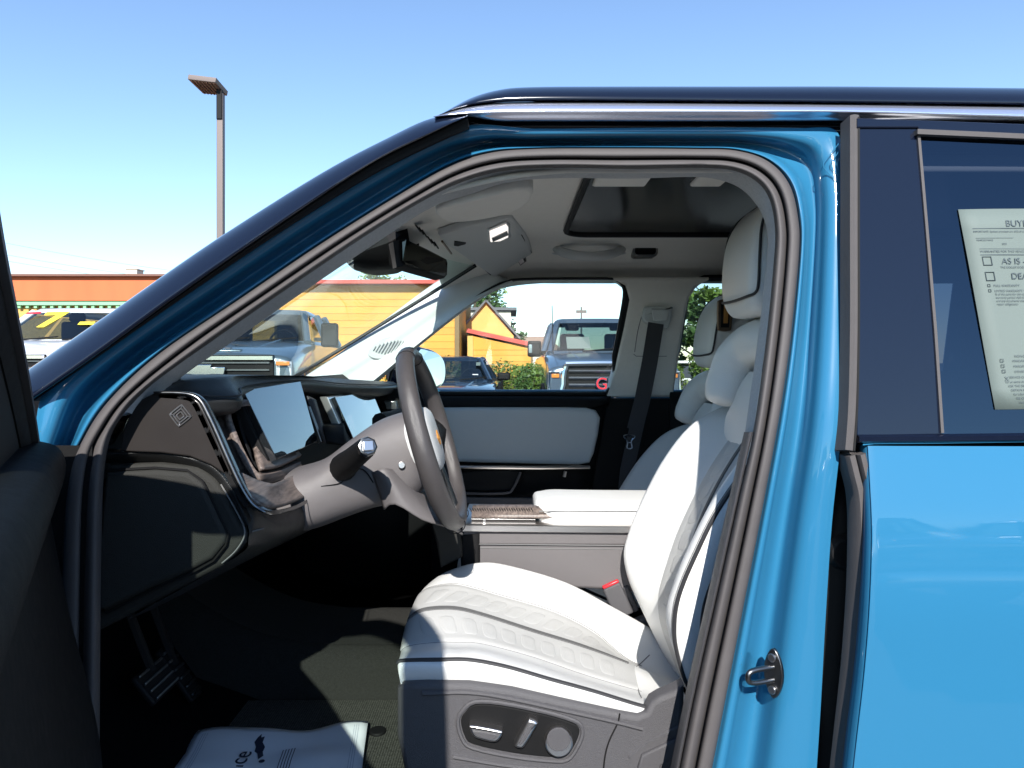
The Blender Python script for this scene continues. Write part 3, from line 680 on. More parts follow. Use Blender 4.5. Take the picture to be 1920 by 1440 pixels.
MB().tube(PL([(1060,884),(1058,894)], 2.60), .006, 8).build('door_handle_tip', M['steel'], pd)
# outer skin and mirror of that door
MB().grid([[V((X, y, z)) for y, z in ((2.775, 1.27), (2.83, 1.15), (2.85, .9), (2.84, .5))] for X in (-.72, -.1, .4)]).build('door_skin', M['paint'], pd, thick=.01)
mm = empty('wing_mirror', parent=suv)
mo = [P(x, y, 2.84+(x-778)/59*.20+(695-y)*.0003) for x, y in ((778,655),(800,652),(822,660),(834,676),(837,700),(832,722),(815,733),(778,734))]
mo = spl(mo, 3, True)
MB().plate(mo, V((-.10, .02, 0)), .02, steps=4).build('mirror_shell', M['navy'], mm)
cc = sum(mo, V())/len(mo)
MB().ngon([cc+(p-cc)*.86+V((.003, -.0015, 0)) for p in mo]).build('mirror_face', M['mirror'], mm, smooth=False)
MB().box(P(770,738,2.84), (.10, .20, .05)).build('mirror_arm', M['navy'], mm, bevel=.012)

# rear passenger door and the far quarter window
fr = empty('rear_door', parent=suv, label='rear door on the far side with dark window frame')
w2 = [(1292,560),(1300,540),(1318,529),(1345,527),(1500,527),(1640,530),(1700,540),(1710,735),(1262,735),(1276,660)]
rows = [spl(PL(w2, lambda p: Yf(p)+.045), 3, True), spl(PL(scale_px(w2, 6), lambda p: Yf(p)+.02), 3, True), spl(PL(scale_px(w2, 12), lambda p: Yf(p)+.03), 3, True), spl(PL(scale_px(w2, 12), lambda p: Yf(p)+.07), 3, True)]
mb = MB(); mb.grid(rows, cu=True); mb.build('window_seal', M['rubber_dark'], fr)
MB().ngon(PL(scale_px(w2, 3), lambda p: Yf(p)+.04)).build('window_glass', glass('rear_side_glass', (.55, .62, .60), .05), fr, smooth=False)
MB().grid([PL([(1255,741),(1500,741),(1780,741)], 2.67), PL([(1255,760),(1500,760),(1780,760)], 2.64), PL([(1255,1200),(1500,1200),(1780,1200)], 2.66)]).build('door_trim', M['plastic_dk'], fr, thick=.02, off=-1)
MB().grid([[V((X, y, z)) for y, z in ((2.775, 1.27), (2.83, 1.15), (2.85, .9), (2.84, .5))] for X in (.41, 1.0, 1.66)]).build('door_skin', M['paint'], fr, thick=.01)
MB().box((2.15, 2.66, 1.5), (.92, .03, .5)).build('cargo_side_trim', M['plastic_dk'], suv, bevel=.01)
MB().box((2.15, 1.20, 1.5), (.88, .03, .46)).build('cargo_side_trim', M['plastic_dk'], suv, bevel=.01)
MB().box((2.66, 1.92, 1.2), (.03, 1.5, 1.1)).build('tailgate_trim', M['plastic_dk'], suv, bevel=.01)
# second row of seats, mostly hidden
for y in (1.52, 2.32):
    b2 = MB(); q = [rring(1.42+.16*t, y, .06, .24, .05, .75+.6*t) for t in (0, .3, .6, .9, 1)]; b2.grid(q, cu=True); b2.ngon(q[-1]); b2.ngon(q[0][::-1]); b2.build('rear_seat', M['plastic_dk'], suv)
MB().box((1.2, 1.92, .72), (.55, 1.25, .18)).build('rear_bench', M['plastic_dk'], suv, bevel=.04)

# floor, tunnel, bulkhead, inner sills
fl = MB(); fl.grid([[V((X, Y, .545)) for Y in (1.10, 1.45, 1.75, 2.2, 2.70)] for X in (-.62, -.1, .6, 1.4, 2.6)])
fl.grid([[V((X, Y, z)) for Y in (1.10, 1.45, 1.75, 2.2, 2.70)] for X, z in ((-.62, .545), (-.78, .60), (-.93, .80), (-.99, 1.1))])
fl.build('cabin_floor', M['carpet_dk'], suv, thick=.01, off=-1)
tn = MB()
tn.grid(Surf([[V((X, y, .548+(t-.548)*(z-.548)/.142)) for y, z in ((1.735, .548), (1.742, .60), (1.745, .680), (1.752, .690), (1.9, .690), (2.0, .690), (2.1, .55))] for X, t in ((-1.0, .98), (-.90, .90), (-.76, .79), (-.62, .72), (-.50, .695), (-.40, .69), (.0, .69), (.6, .69))], 2, 4).rows)
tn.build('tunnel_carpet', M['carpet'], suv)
MB().grid([[V((X, Y, z)) for Y in (1.12, 1.9, 2.68)] for X, z in ((-1.0, 1.3), (-1.02, .9), (-.98, .5))]).build('bulkhead', M['black'], suv, thick=.01)
MB().grid([[V((X, y, z)) for y, z in ((1.13, .52), (1.15, .58), (1.19, .58), (1.20, .54))] for X in (-.9, 0, 1.4)]).build('sill_plate', M['plastic_dk'], suv)
MB().grid([[V((X, y, z)) for y, z in ((1.115, 1.25), (1.13, .4))] for X in (-1.04, -.72, -.66)]).build('hinge_pillar_trim', M['plastic_dk'], suv)
MB().grid([[V((X, y, z)) for y, z in ((2.66, 1.30), (2.64, .4))] for X in (-1.04, -.72, -.30)]).build('far_kick_trim', M['black'], suv, thick=.01)
MB().grid([[V((X, 1.20, z)) for z in (.5, 1.27)] for X in (.62, 1.4, 2.6)]).build('rear_side_trim', M['plastic_dk'], suv, thick=.01)

# ---- things on the floor
def tagged(o, label, cat, group=None, kind=None):
    o['label'] = label; o['category'] = cat
    if group: o['group'] = group
    if kind: o['kind'] = kind
    return o
fm = MB(); ol = [(-.78,1.24),(-.20,1.22),(-.155,1.26),(-.16,1.66),(-.22,1.725),(-.74,1.72),(-.80,1.66)]
fm.plate([V((x, y, .562)) for x, y in ol], (0, 0, -.012), .004)
mat_o = tagged(fm.build('floor_mat', M['weave'], None), 'black woven floor mat in the driver footwell under the paper sheet', 'floor mat')
MB().disc(P(708,1367,1.57)*1.0+V((0,0,.562-P(708,1367,1.57).z)), (0, 0, 1), .019, .006, 22, bev=.003).build('mat_clip', M['black'], mat_o)

def on_floor(px, py, z=.570):
    Y = F*(CZ-z)/(py-HZ); return P(px, py, Y)
A, B = on_floor(370,1376), on_floor(690,1360)
C, D = on_floor(690-14,1462), on_floor(290,1510)
rows = []
for j in range(13):
    r = []
    for i in range(25):
        u, v = i/24, j/12
        p = A.lerp(B, u).lerp(D.lerp(C, u), v)
        p = p+V((0, .010*math.sin(u*9)*(1-v), .004+.004*math.sin(u*7+v*3)+.003*math.sin(u*15-v*6+1)+.002*math.sin(v*13)))
        r.append(p)
    rows.append(r)
pp = MB(); pp.grid(rows); paper = tagged(pp.build('floor_paper', M['paper'], None, thick=.0008), 'white printed paper sheet lying on the driver floor mat', 'paper')
def pap(u, v):
    x, y = u*24, v*12; i, j = min(23, int(x)), min(11, int(y)); a, b = x-i, y-j
    return (rows[j][i]*(1-a)+rows[j][i+1]*a)*(1-b)+(rows[j+1][i]*(1-a)+rows[j+1][i+1]*a)*b+V((0, 0, .0016))
def inkline(mb, u, v0, v1, w):
    mb.grid([[pap(u-w, v0+(v1-v0)*k/8) for k in range(9)], [pap(u+w, v0+(v1-v0)*k/8) for k in range(9)]])
for k in range(5):
    m_ = MB(); inkline(m_, .545+.016*k, .36, 1.0, .0024); m_.build('printed_line', M['ink'], paper, smooth=False)
for u0 in (.065, .935):
    for k in range(3):
        m_ = MB(); inkline(m_, u0+.013*k-.013, .12, 1.0, .0013); m_.build('printed_line', M['inkfaint'], paper, smooth=False)
bl = [(0,.0),(.012,-.05),(.03,-.09),(.034,-.05),(.055,-.06),(.052,0),(.075,.05),(.07,.10),(.082,.15),(.06,.20),(.04,.12),(.02,.10),(.018,.05)]
MB().ngon([pap(.362+q[0]*.95, .22+q[1]*1.25) for q in bl]).build('printed_logo', M['ink'], paper, smooth=False)
MB().disc(pap(.444, .51), (0, 0, 1), .006, .0004, 12).build('printed_logo', M['ink'], paper)
tx0 = pap(.262, 1.0)
tdir = (pap(.315, .45)-pap(.262, 1.0)).normalized()
text('printed_word', 'Service', .050, tx0+tdir*.002+V((.022, 0, .003)), tdir, V((0, 0, 1)).cross(tdir), M['ink'], paper)

# pedals
def pedal(name, c, w, h, nr, tilt, m):
    pe = empty(name, parent=suv)
    Rm = Matrix.Rotation(R(tilt), 3, 'Y')
    MB().box(c, (.012, w, h), Rm).build('pedal_pad', M[m], pe, bevel=.004)
    for k in range(nr):
        t = (k-(nr-1)/2)/max(1, nr-1)*h*.8
        MB().box(V(c)+Rm @ V((.009, 0, t)), (.007, w*.86, .006), Rm).build('pedal_rib', M['darksteel'], pe, bevel=.002)
    MB().tube([V(c)+V((-.01, 0, .02)), V(c)+V((-.10, 0, .25))], .011, 8).build('pedal_arm', M['black'], pe)
pedal('brake_pedal', P(292,1276,1.49), .11, .07, 4, -40, 'rubber_dark')
pedal('accelerator_pedal', P(335,1262,1.63), .05, .14, 6, -35, 'rubber_dark')

# ================================================================ dashboard
da = empty('dashboard', parent=suv)
# padded top: brow over the instruments, running to the far side
rear = [P(292,738,1.20), P(383,746,1.24), P(448,745,1.30), P(460,727,1.40), P(565,715,1.68), P(640,722,1.90), P(720,724,2.2), P(745,722,2.60)]
crest = [P(296,722,1.20), P(340,709,1.26), P(400,704,1.33), P(452,703,1.44), P(560,705,1.70), P(610,709,1.92), P(690,714,2.2), P(730,716,2.60)]
back = [p+V((-.17, 0, -.004)) for p in crest]; front = [p+V((-.36, 0, -.05)) for p in crest]
lip = [p+V((-.012, .004, -.030)) for p in rear]; und = [p+V((-.10, .01, -.045)) for p in rear]
Surf([und, lip, [p+V((.003, 0, -.010)) for p in rear], rear, [a.lerp(b, .5)+V((0, 0, .006)) for a, b in zip(rear, crest)], crest, back, front], 6, 3).build('dash_top', M['dash'], da)
MB().tube(spl([p+V((.001, 0, .004)) for p in rear], 6), .0018, 6).build('top_seam', M['piping'], da)
# body behind the instruments and down to the column
prof_ = [(-.62,1.33),(-.58,1.30),(-.585,1.20),(-.57,1.13),(-.56,1.10),(-.57,1.06),(-.70,1.02),(-.95,.98)]
MB().grid([[V((x, Y, z)) for x, z in prof_] for Y in (1.22, 1.6, 2.1, 2.64)]).build('dash_body', M['black'], da, thick=.01)
# end cap facing the door opening
cap = [(225,846),(232,800),(246,770),(266,748),(290,736),(330,737),(358,742),(374,754),(386,776),(400,806),(418,848),(436,888),(430,896),(395,872),(355,856),(300,849)]
MB().plate(PL(cap, 1.165), (0, .03, 0), .003).build('dash_end_cap', M['cap'], da)
diamond(P(338,779,1.163), V((.98,0,-.10)), V((.12,0,.99)), .0185, .0012, 'steel', da, 'end_cap_emblem')
to = [(288,734),(332,734),(361,738),(379,750),(393,775),(408,807),(427,851),(445,891),(459,919),(473,940),(486,951),(500,958)]
ti = [(290,739),(330,739),(357,743),(372,754),(385,778),(400,810),(419,854),(437,894),(451,922),(466,944),(481,956),(499,964)]
to3 = PL(to, 1.160)+[P(520,958,1.20), P(552,949,1.32), P(584,932,1.46)]; ti3 = PL(ti, 1.160)+[P(521,964,1.20), P(554,955,1.32), P(585,938,1.46)]
Surf([[p+V((0, .012, 0)) for p in to3], to3, [a.lerp(b, .5)+V((0, -.002, 0)) for a, b in zip(to3, ti3)], ti3, [p+V((0, .012, 0)) for p in ti3]], 5, 2).build('bright_edge_trim', M['darksteel'], da)
MB().prof(spl(PL([(300,741),(352,746),(366,757),(378,780),(394,815),(414,858),(432,897),(448,926),(464,948)], 1.168), 4), [(-.004,-.016),(-.004,.003),(.004,.003),(.004,-.016)]).build('bright_edge_groove', M['black'], da)
# flat inlay under the instrument tray
Surf([[P(462,934,1.17), P(486,950,1.17), P(508,955,1.22), P(545,945,1.34), P(582,928,1.48)], [P(452,912,1.18), P(482,930,1.20), P(505,934,1.25), P(536,925,1.37), P(574,908,1.50)], [P(448,890,1.20), P(482,905,1.24), P(505,908,1.28), P(530,900,1.40), P(566,888,1.52)]], 5, 3).build('tray_inlay', M['wood'], da, thick=.006)
Surf([[P(513,946,1.27), P(545,938,1.36), P(560,930,1.41)], [P(516,936,1.28), P(540,930,1.37), P(566,914,1.45)], [P(524,928,1.30), P(545,920,1.39), P(568,909,1.46)]], 4, 2).build('inlay_mirror_face', M['chrome'], da, thick=.003)

# lower leather: roll on top, knee panel facing us, wrap to the rear
Surf([PL([(196,868),(300,868),(380,885),(420,925),(452,985)], 1.20), PL([(196,852),(300,851),(388,872),(432,918),(464,985)], 1.172), PL([(200,846),(300,845),(392,866),(440,912),(472,975)], 1.19), PL([(205,842),(300,840),(396,860),(446,905),(476,960)], 1.24)], 5, 4).build('knee_roll', M['dash'], da)
ends = [(160,1196),(176,1100),(186,1000),(192,905),(200,872),(300,868),(370,876),(402,898),(424,930),(446,975),(462,1000),(460,1018),(440,1042),(418,1062),(330,1108),(240,1156)]
MB().plate(PL(ends, 1.185), (0, .04, 0), .010, steps=4).build('dash_side_panel', M['dashgreen'], da)
knee = [(168,1140),(178,1060),(186,980),(192,915),(200,886),(290,881),(350,886),(376,904),(392,935),(412,978),(424,1002),(420,1020),(398,1048),(362,1068),(280,1104),(200,1146)]
MB().plate(PL(knee, 1.172), (0, .02, 0), .008, steps=4).build('knee_panel', M['dashgreen'], da)
MB().tube(PL(scale_px(knee, 4), 1.178), .0022, 6, closed=True).build('knee_panel_gap', M['black'], da)
Surf([PL([(440,914),(462,975),(466,1010),(440,1046),(240,1160)], 1.19), [P(470,920,1.20), P(480,968,1.20), P(478,1005,1.205), P(450,1044,1.21), P(250,1158,1.22)], [P(500,962,1.24), P(520,985,1.26), P(515,1010,1.27), P(480,1040,1.28), P(300,1135,1.30)], [P(545,952,1.36), P(560,975,1.38), P(555,1000,1.39), P(520,1022,1.40), P(345,1112,1.43)], [P(586,938,1.50), P(592,958,1.52), P(586,985,1.54), P(560,1005,1.56), P(400,1080,1.60)], [P(620,930,1.75), P(622,950,1.75), P(616,975,1.75), P(590,990,1.75), P(450,1050,1.80)], [P(690,905,2.3), P(692,925,2.3), P(686,945,2.3), P(660,960,2.3), P(560,980,2.3)], [P(715,890,2.62), P(718,910,2.62), P(712,930,2.62), P(690,940,2.62), P(600,960,2.62)]], 4, 4).build('lower_dash', M['dash'], da)
MB().tube(spl([P(468,998,1.194), P(490,992,1.212), P(540,978,1.345), P(588,956,1.50)], 5), .0012, 5).build('stitch_line', M['thread'], da)
MB().tube(spl(PL([(414,908),(444,960),(459,998),(444,1030),(416,1056)], 1.182), 5), .0012, 5).build('stitch_line', M['thread'], da)

# wood hood round the driver's display
wo = [P(464,749,1.37), P(432,753,1.335), P(417,764,1.33), P(418,790,1.33), P(436,840,1.33), P(456,878,1.33), P(474,900,1.335), P(492,908,1.35), P(530,898,1.45), P(567,880,1.56)]
wi = [P(468,761,1.37), P(442,765,1.335), P(433,774,1.33), P(435,790,1.33), P(452,834,1.33), P(470,868,1.33), P(482,884,1.335), P(496,888,1.35), P(528,880,1.45), P(562,864,1.56)]
wb_ = V((-.07, .02, 0))
Surf([[p+wb_ for p in wo], [p+V((-.004, .002, 0)) for p in wo], [a.lerp(b, .25)+V((.003, -.006, 0)) for a, b in zip(wo, wi)], [a.lerp(b, .75)+V((.003, -.006, 0)) for a, b in zip(wo, wi)], [p+V((-.004, .002, 0)) for p in wi], [p+wb_ for p in wi]], 5, 3).build('wood_hood', M['wood'], da)
MB().grid([PL([(440,770),(452,815),(470,868),(488,884)], 1.37), [P(455,765,1.58), P(470,810,1.58), P(490,856,1.58), P(515,868,1.58)]]).build('hood_lining', M['plastic_dk'], da, thick=.004)
Surf([[P(486,884,1.345), P(520,878,1.44), P(562,858,1.56)], [P(478,860,1.37), P(515,858,1.46), P(548,842,1.58)], [P(474,836,1.40), P(505,836,1.48), P(530,824,1.60)]], 4, 3).build('wood_shelf', M['wood'], da, thick=.008)
# displays
def slab(q, t, name, m, par, bez=.0):
    n_ = (q[1]-q[0]).cross(q[3]-q[0]).normalized()
    if n_.x < 0: n_ = -n_
    return MB().plate(q, -n_*t, .002).build(name, m, par)
sc1 = [P(456,731,1.39), P(563,714,1.67), P(595,829,1.665), P(519,861,1.40)]
slab(sc1, .014, 'driver_display', M['screen'], da)
c_ = sum(sc1, V())/4
MB().plate([c_+(p-c_)*1.035+V((-.016,0,0)) for p in sc1], V((-.02,0,0)), .003).build('display_back', M['black'], da)
sc2 = [P(628,744,1.80), P(697,733,2.18), P(719,786,2.17), P(664,824,1.80)]
slab(sc2, .014, 'centre_display', M['screen'], da)
c_ = sum(sc2, V())/4
MB().plate([c_+(p-c_)*1.05+V((-.015,0,-.002)) for p in sc2], V((-.02,0,0)), .003).build('display_back', M['steel'], da)
# vents, switch blocks and panels between the displays
MB().plate(PL([(572,742),(588,750),(612,830),(600,832)], 1.71), (0, .02, 0), .003).build('display_side_bracket', M['plastic'], da)
MB().plate(PL([(571,766),(580,762),(604,828),(596,832)], 1.69), (0, .012, 0), .002).build('vent_tab', M['darksteel'], da)
MB().grid([PL([(600,795),(640,795),(660,826)], 1.85), PL([(606,806),(640,808),(652,850)], 1.72), PL([(612,832),(640,835),(650,870)], 1.66)]).build('centre_vent_panel', M['plastic_dk'], da, thick=.01)
MB().prof(PL([(603,797),(640,795)], 1.84), [(-.003,-.01),(-.003,.003),(.003,.003),(.003,-.01)]).build('vent_trim', M['steel'], da)
MB().plate(PL([(572,722),(640,738),(628,800),(606,800)], 1.95), (0, .02, 0), .004).build('dash_fascia', M['plastic'], da)
MB().plate(PL([(700,730),(760,728),(765,790),(725,790)], 2.4), (0, .02, 0), .004).build('dash_fascia', M['plastic_dk'], da)
MB().plate(PL([(720,752),(742,752),(745,768),(725,768)], 2.30), (0, .03, 0), .003).build('passenger_vent', M['darksteel'], da)

# ================================================================ steering column and wheel
cl = empty('steering_column', parent=suv)
def ell(c, hy, hz, n=20, tilt=.0, sq=.75):
    out = []
    for k in range(n):
        a = 2*math.pi*k/n; ca, sa = math.cos(a), math.sin(a)
        ca = math.copysign(abs(ca)**sq, ca); sa = math.copysign(abs(sa)**sq, sa)
        out.append(V((c[0]-sa*hz*tilt, c[1]+ca*hy, c[2]+sa*hz)))
    return out
secs = [ell((-.60,1.52,1.05),.10,.07), ell((-.47,1.52,1.085),.105,.068), ell((-.40,1.52,1.105),.10,.070), ell((-.345,1.52,1.135),.088,.080), ell((-.29,1.52,1.163),.082,.090), ell((-.245,1.52,1.176),.080,.095), ell((-.205,1.52,1.186),.075,.092), ell((-.185,1.52,1.19),.06,.075)]
S = Surf([spl(s_, 2, True) for s_ in secs], 1, 4)
mb = MB(); mb.grid(S.rows, cu=True); mb.ngon(S.rows[-1]); mb.build('column_shroud', M['shroud'], cl)
# lower half of the shroud stands a little proud, with its parting line
MB().tube(spl([P(602,912,1.425), P(640,905,1.43), P(650,885,1.432), P(680,880,1.435), P(700,905,1.437)], 4), .0012, 5).build('parting_line', M['rubber_dark'], cl)
Surf([PL([(700,885),(715,930),(722,955)], 1.44), PL([(712,880),(735,920),(742,945)], 1.42), PL([(726,880),(760,930),(790,975)], 1.43), PL([(745,885),(800,950),(840,990)], 1.47), PL([(760,880),(830,950),(866,1003)], 1.60), ], 4, 3).build('column_lower_cover', M['shroud'], cl, thick=.004)
sk = MB()
base_, tip_ = P(645,874,1.42), P(688,838,1.275)
sk.tube([base_+V((-.01,.04,-.01)), base_, base_.lerp(tip_, .35), base_.lerp(tip_, .9), tip_], [.030, .027, .023, .020, .017], 14); sk.build('drive_stalk', M['plastic_dk'], cl)
tn_ = (tip_-base_).normalized()
MB().disc(tip_-tn_*.004, tn_, .0185, .012, 8, bev=.004).build('stalk_end_ring', M['darksteel'], cl)
kx = V((.8,.25,.3)).normalized()
MB().box(tip_+tn_*.009, (.006, .020, .020), tn_.to_track_quat('X', 'Z').to_matrix()).build('stalk_button', M['steel'], cl, bevel=.002)
for q in ((655,850),(664,846)):
    MB().box(P(q[0], q[1], 1.345)+V((0,-.004,0)), (.004,.004,.003)).build('stalk_mark', M['lamp'], cl)
sk2 = MB(); sk2.tube([P(712,790,1.66), P(735,785,1.74), P(750,775,1.80)], [.02,.02,.015], 10); sk2.build('wiper_stalk', M['plastic_dk'], cl)
MB().disc(P(753,872,1.438), (.2,-1,.1), .007, .004, 14, bev=.001).build('column_screw', M['steel'], cl)
MB().disc(P(747,918,1.437), (.2,-1,0), .0035, .003, 10).build('column_screw', M['rubber_dark'], cl)

wh = empty('steering_wheel', parent=suv)
C0 = V((-.168, 1.52, 1.217)); tl = math.atan(.111/.372); UU = V((-math.sin(tl), 0, math.cos(tl))); NN = V((math.cos(tl), 0, math.sin(tl))); YY = V((0, 1, 0))
def wp3(a, rr_, d): return C0+YY*(rr_*math.cos(a))+UU*(rr_*math.sin(a))+NN*d
rim = []
NR = 72
for k in range(NR):
    a = 2*math.pi*k/NR; r_ = .189
    if math.sin(a) < -.80: r_ *= 1-.045*((abs(math.sin(a))-.80)/.20)
    rim.append(wp3(a, r_, 0))
rb = MB(); rows = []
for k, p in enumerate(rim):
    a = 2*math.pi*k/NR; out_ = (YY*math.cos(a)+UU*math.sin(a))
    f = 1+.10*max(0, math.cos(2*(a-.35)))*(.6)
    rows.append([p+out_*(.0158*f*math.cos(2*math.pi*i/16))+NN*(.0195*f*math.sin(2*math.pi*i/16)) for i in range(16)])
rb.grid(rows, cu=True, cv=True); rb.build('rim', M['wheel'], wh)
for a in (-1.28, -1.86, 1.9, 1.24):
    q = [wp3(a, .1885, 0)+((YY*math.cos(a)+UU*math.sin(a))*(.0166*math.cos(t))+NN*(.0203*math.sin(t))) for t in [2*math.pi*i/16 for i in range(16)]]
    MB().tube(q, .0009, 5, closed=True).build('rim_seam', M['rubber_dark'], wh)
# hub
rows = []
for d, s_ in ((-.055, .85), (-.030, 1.0), (-.012, 1.02), (.000, .97), (.006, .86), (.009, .5), (.010, .05)):
    rows.append([C0+NN*d+YY*(.083*s_*math.copysign(abs(math.cos(t))**.75, math.cos(t)))+UU*(.070*s_*math.copysign(abs(math.sin(t))**.8, math.sin(t))+.002) for t in [2*math.pi*i/32 for i in range(32)]])
hb = MB(); hb.grid(rows, cu=True); hb.ngon(rows[-1]); hb.build('airbag_cover', M['hub'], wh)
diamond(C0+NN*.011, YY, UU, .016, .0014, 'amber', wh, 'hub_emblem')
for sg_ in (1, -1):
    sp = []
    for t, w_, d in ((.070, .034, -.012), (.10, .030, -.010), (.14, .026, -.006), (.178, .024, -.002)):
        sp.append([C0+YY*(sg_*t)+UU*(q*w_)+NN*(d-.014*abs(q)) for q in (-1, -.6, 0, .6, 1)])
    Surf(sp, 2, 3).build('spoke', M['plastic_dk'], wh, thick=.014)
    MB().box(C0+YY*(sg_*.118)+UU*.004+NN*.001, (.008, .034, .032), Matrix.Rotation(-tl, 3, 'Y')).build('spoke_button', M['black'], wh, bevel=.003)
    lo_ = []
    for t, w_, y_ in ((.058, .016, .045), (.09, .013, .050), (.13, .012, .058), (.176, .014, .066)):
        lo_.append([C0-UU*t+YY*(sg_*y_+q*w_)+NN*(-.012+.05*(t-.058)-.004*abs(q)) for q in (-1, -.5, 0, .5, 1)])
    Surf(lo_, 2, 3).build('lower_spoke', M['darksteel'], wh, thick=.010)
Surf([[C0-UU*t+YY*y_+NN*d for y_ in (-.060, -.03, 0, .03, .060)] for t, d in ((.066, -.012), (.09, -.016), (.12, -.016))], 2, 2).build('hub_lower_trim', M['black'], wh, thick=.008)

# ================================================================ centre console
cc_ = empty('centre_console', parent=suv)
MB().plate(PL([(868,1004),(1300,1012),(1320,1130),(1200,1112),(1130,1106),(1000,1100),(872,1095)], 1.80), (0, .24, 0), .008).build('console_side', M['shroud'], cc_)
MB().plate(PL([(870,995),(1300,1000),(1300,1024),(870,1022)], 1.794), (0, .2, 0), .006).build('console_band', M['shroud'], cc_)
for yy_ in ((1020,1024),(1027,1031)):
    MB().tube(PL([(872,yy_[0]),(1300,yy_[1])], 1.7935 if yy_[0] < 1025 else 1.799), .0011, 5).build('stitch_line', M['thread'], cc_)
MB().prof(PL([(868,989),(1300,993)], 1.79), [(-.010,-.25),(-.011,.004),(-.007,.010),(.007,.010),(.010,.004),(.010,-.25)]).build('metal_rail', M['steel'], cc_)
Surf([PL([(884,972),(1100,972)], 1.80), PL([(886,952),(1100,952)], 1.83), PL([(892,950),(1100,950)], 1.90), PL([(900,948),(1100,948)], 2.05)], 3, 3).build('console_bin', M['wood'], cc_, thick=.004)
fl_ = MB()
for k in range(26):
    x = 886+k*4.6; fl_.box(P(x, 962, 1.812), (.0022, .004, .030), Matrix.Rotation(-.5, 3, 'Y'))
fl_.build('tambour_slat', M['cap'], cc_, kind='stuff')
MB().plate(PL([(884,972),(1004,973),(1004,988),(884,986)], 1.797), (0, .03, 0), .002).build('console_insert', M['cap'], cc_)
MB().box(P(908,977,1.796), (.008,.01,.012)).build('latch', M['steel'], cc_, bevel=.001)
MB().plate(PL([(806,968),(862,1004),(866,1030),(866,1046),(826,1066),(818,1020)], 1.76), (0, .06, 0), .008).build('console_front_panel', M['dashgreen'], cc_)
MB().plate(PL([(862,1004),(900,1000),(900,1200),(868,1200)], 1.79), (0, .2, 0), .008).build('console_front', M['plastic_dk'], cc_)
# armrest
rows = []
ax0, ax1 = P(1000,950,1.93).x, .62
for t, hy, hz, dz in ((0.0, .075, .012, .010), (.012, .096, .026, .005), (.045, .119, .033, 0), (.11, .130, .036, 0), (.3, .130, .034, 0), (1, .130, .034, -.002)):
    x = ax0+(ax1-ax0)*t; q = []
    for k in range(28):
        a = 2*math.pi*k/28; ca, sa = math.cos(a), math.sin(a)
        ca = math.copysign(abs(ca)**.6, ca); sa = math.copysign(abs(sa)**.62, sa)
        q.append(V((x+.035*(1-abs(ca))*0, 1.925+hy*ca, .988+dz+hz*sa)))
    rows.append(q)
ar = MB(); ar.grid(Surf(rows, 1, 4).rows, cu=True); ar.ngon(rows[0]); ar.build('armrest', M['leather'], cc_)
MB().tube([V((ax0+.01+q*.53, 1.7955, 1.004)) for q in (0, .02, .3, 1)], .0014, 5).build('armrest_seam', M['thread'], cc_)
MB().box(P(1160,996,1.83)+V((0,.08,0)), (.50,.15,.01)).build('armrest_base', M['rubber_dark'], cc_)

# ================================================================ seats
ds = empty('driver_seat', parent=suv)
Yk = [1.795, 1.74, 1.65, 1.53, 1.41, 1.318, 1.276, 1.266, 1.280]
cush = {
 1: [(812,1178),(790,1150),(790,1118),(814,1086),(855,1066),(905,1057),(960,1065),(1060,1095),(1150,1142),(1236,1192),(1300,1232)],
 2: [(800,1215),(780,1175),(780,1128),(800,1104),(850,1095),(895,1104),(940,1117),(1040,1147),(1115,1186),(1182,1240),(1290,1282)],
 3: [(780,1245),(764,1205),(762,1175),(775,1155),(800,1144),(850,1142),(900,1153),(1000,1185),(1085,1211),(1172,1243),(1280,1290)],
 4: [(770,1275),(755,1245),(752,1222),(770,1210),(820,1204),(860,1204),(905,1207),(1000,1232),(1090,1263),(1180,1290),(1290,1318)],
 5: [(768,1285),(752,1258),(748,1236),(765,1225),(820,1219),(860,1220),(905,1223),(1000,1249),(1090,1278),(1190,1308),(1285,1332)],
 6: [(764,1292),(750,1268),(746,1244),(762,1239),(820,1238),(880,1238),(950,1251),(1030,1274),(1110,1296),(1205,1325),(1290,1345)],
 7: [(764,1300),(752,1282),(750,1262),(766,1258),(820,1257),(880,1258),(950,1270),(1030,1292),(1110,1313),(1205,1338),(1290,1358)],
 8: [(768,1325),(758,1318),(756,1300),(770,1296),(820,1296),(880,1297),(950,1306),(1030,1324),(1110,1342),(1205,1362),(1290,1380)]}
cv = [PL(cush[k], Yk[k]) for k in range(1, 9)]
far0 = [p+V((0, .055, -.10)) for p in cv[0]]; far1 = [p+V((0, .035, -.022)) for p in cv[0]]
SC = Surf([far0, far1]+cv, 5, 5)
SC.build('seat_cushion', M['leather'], ds)
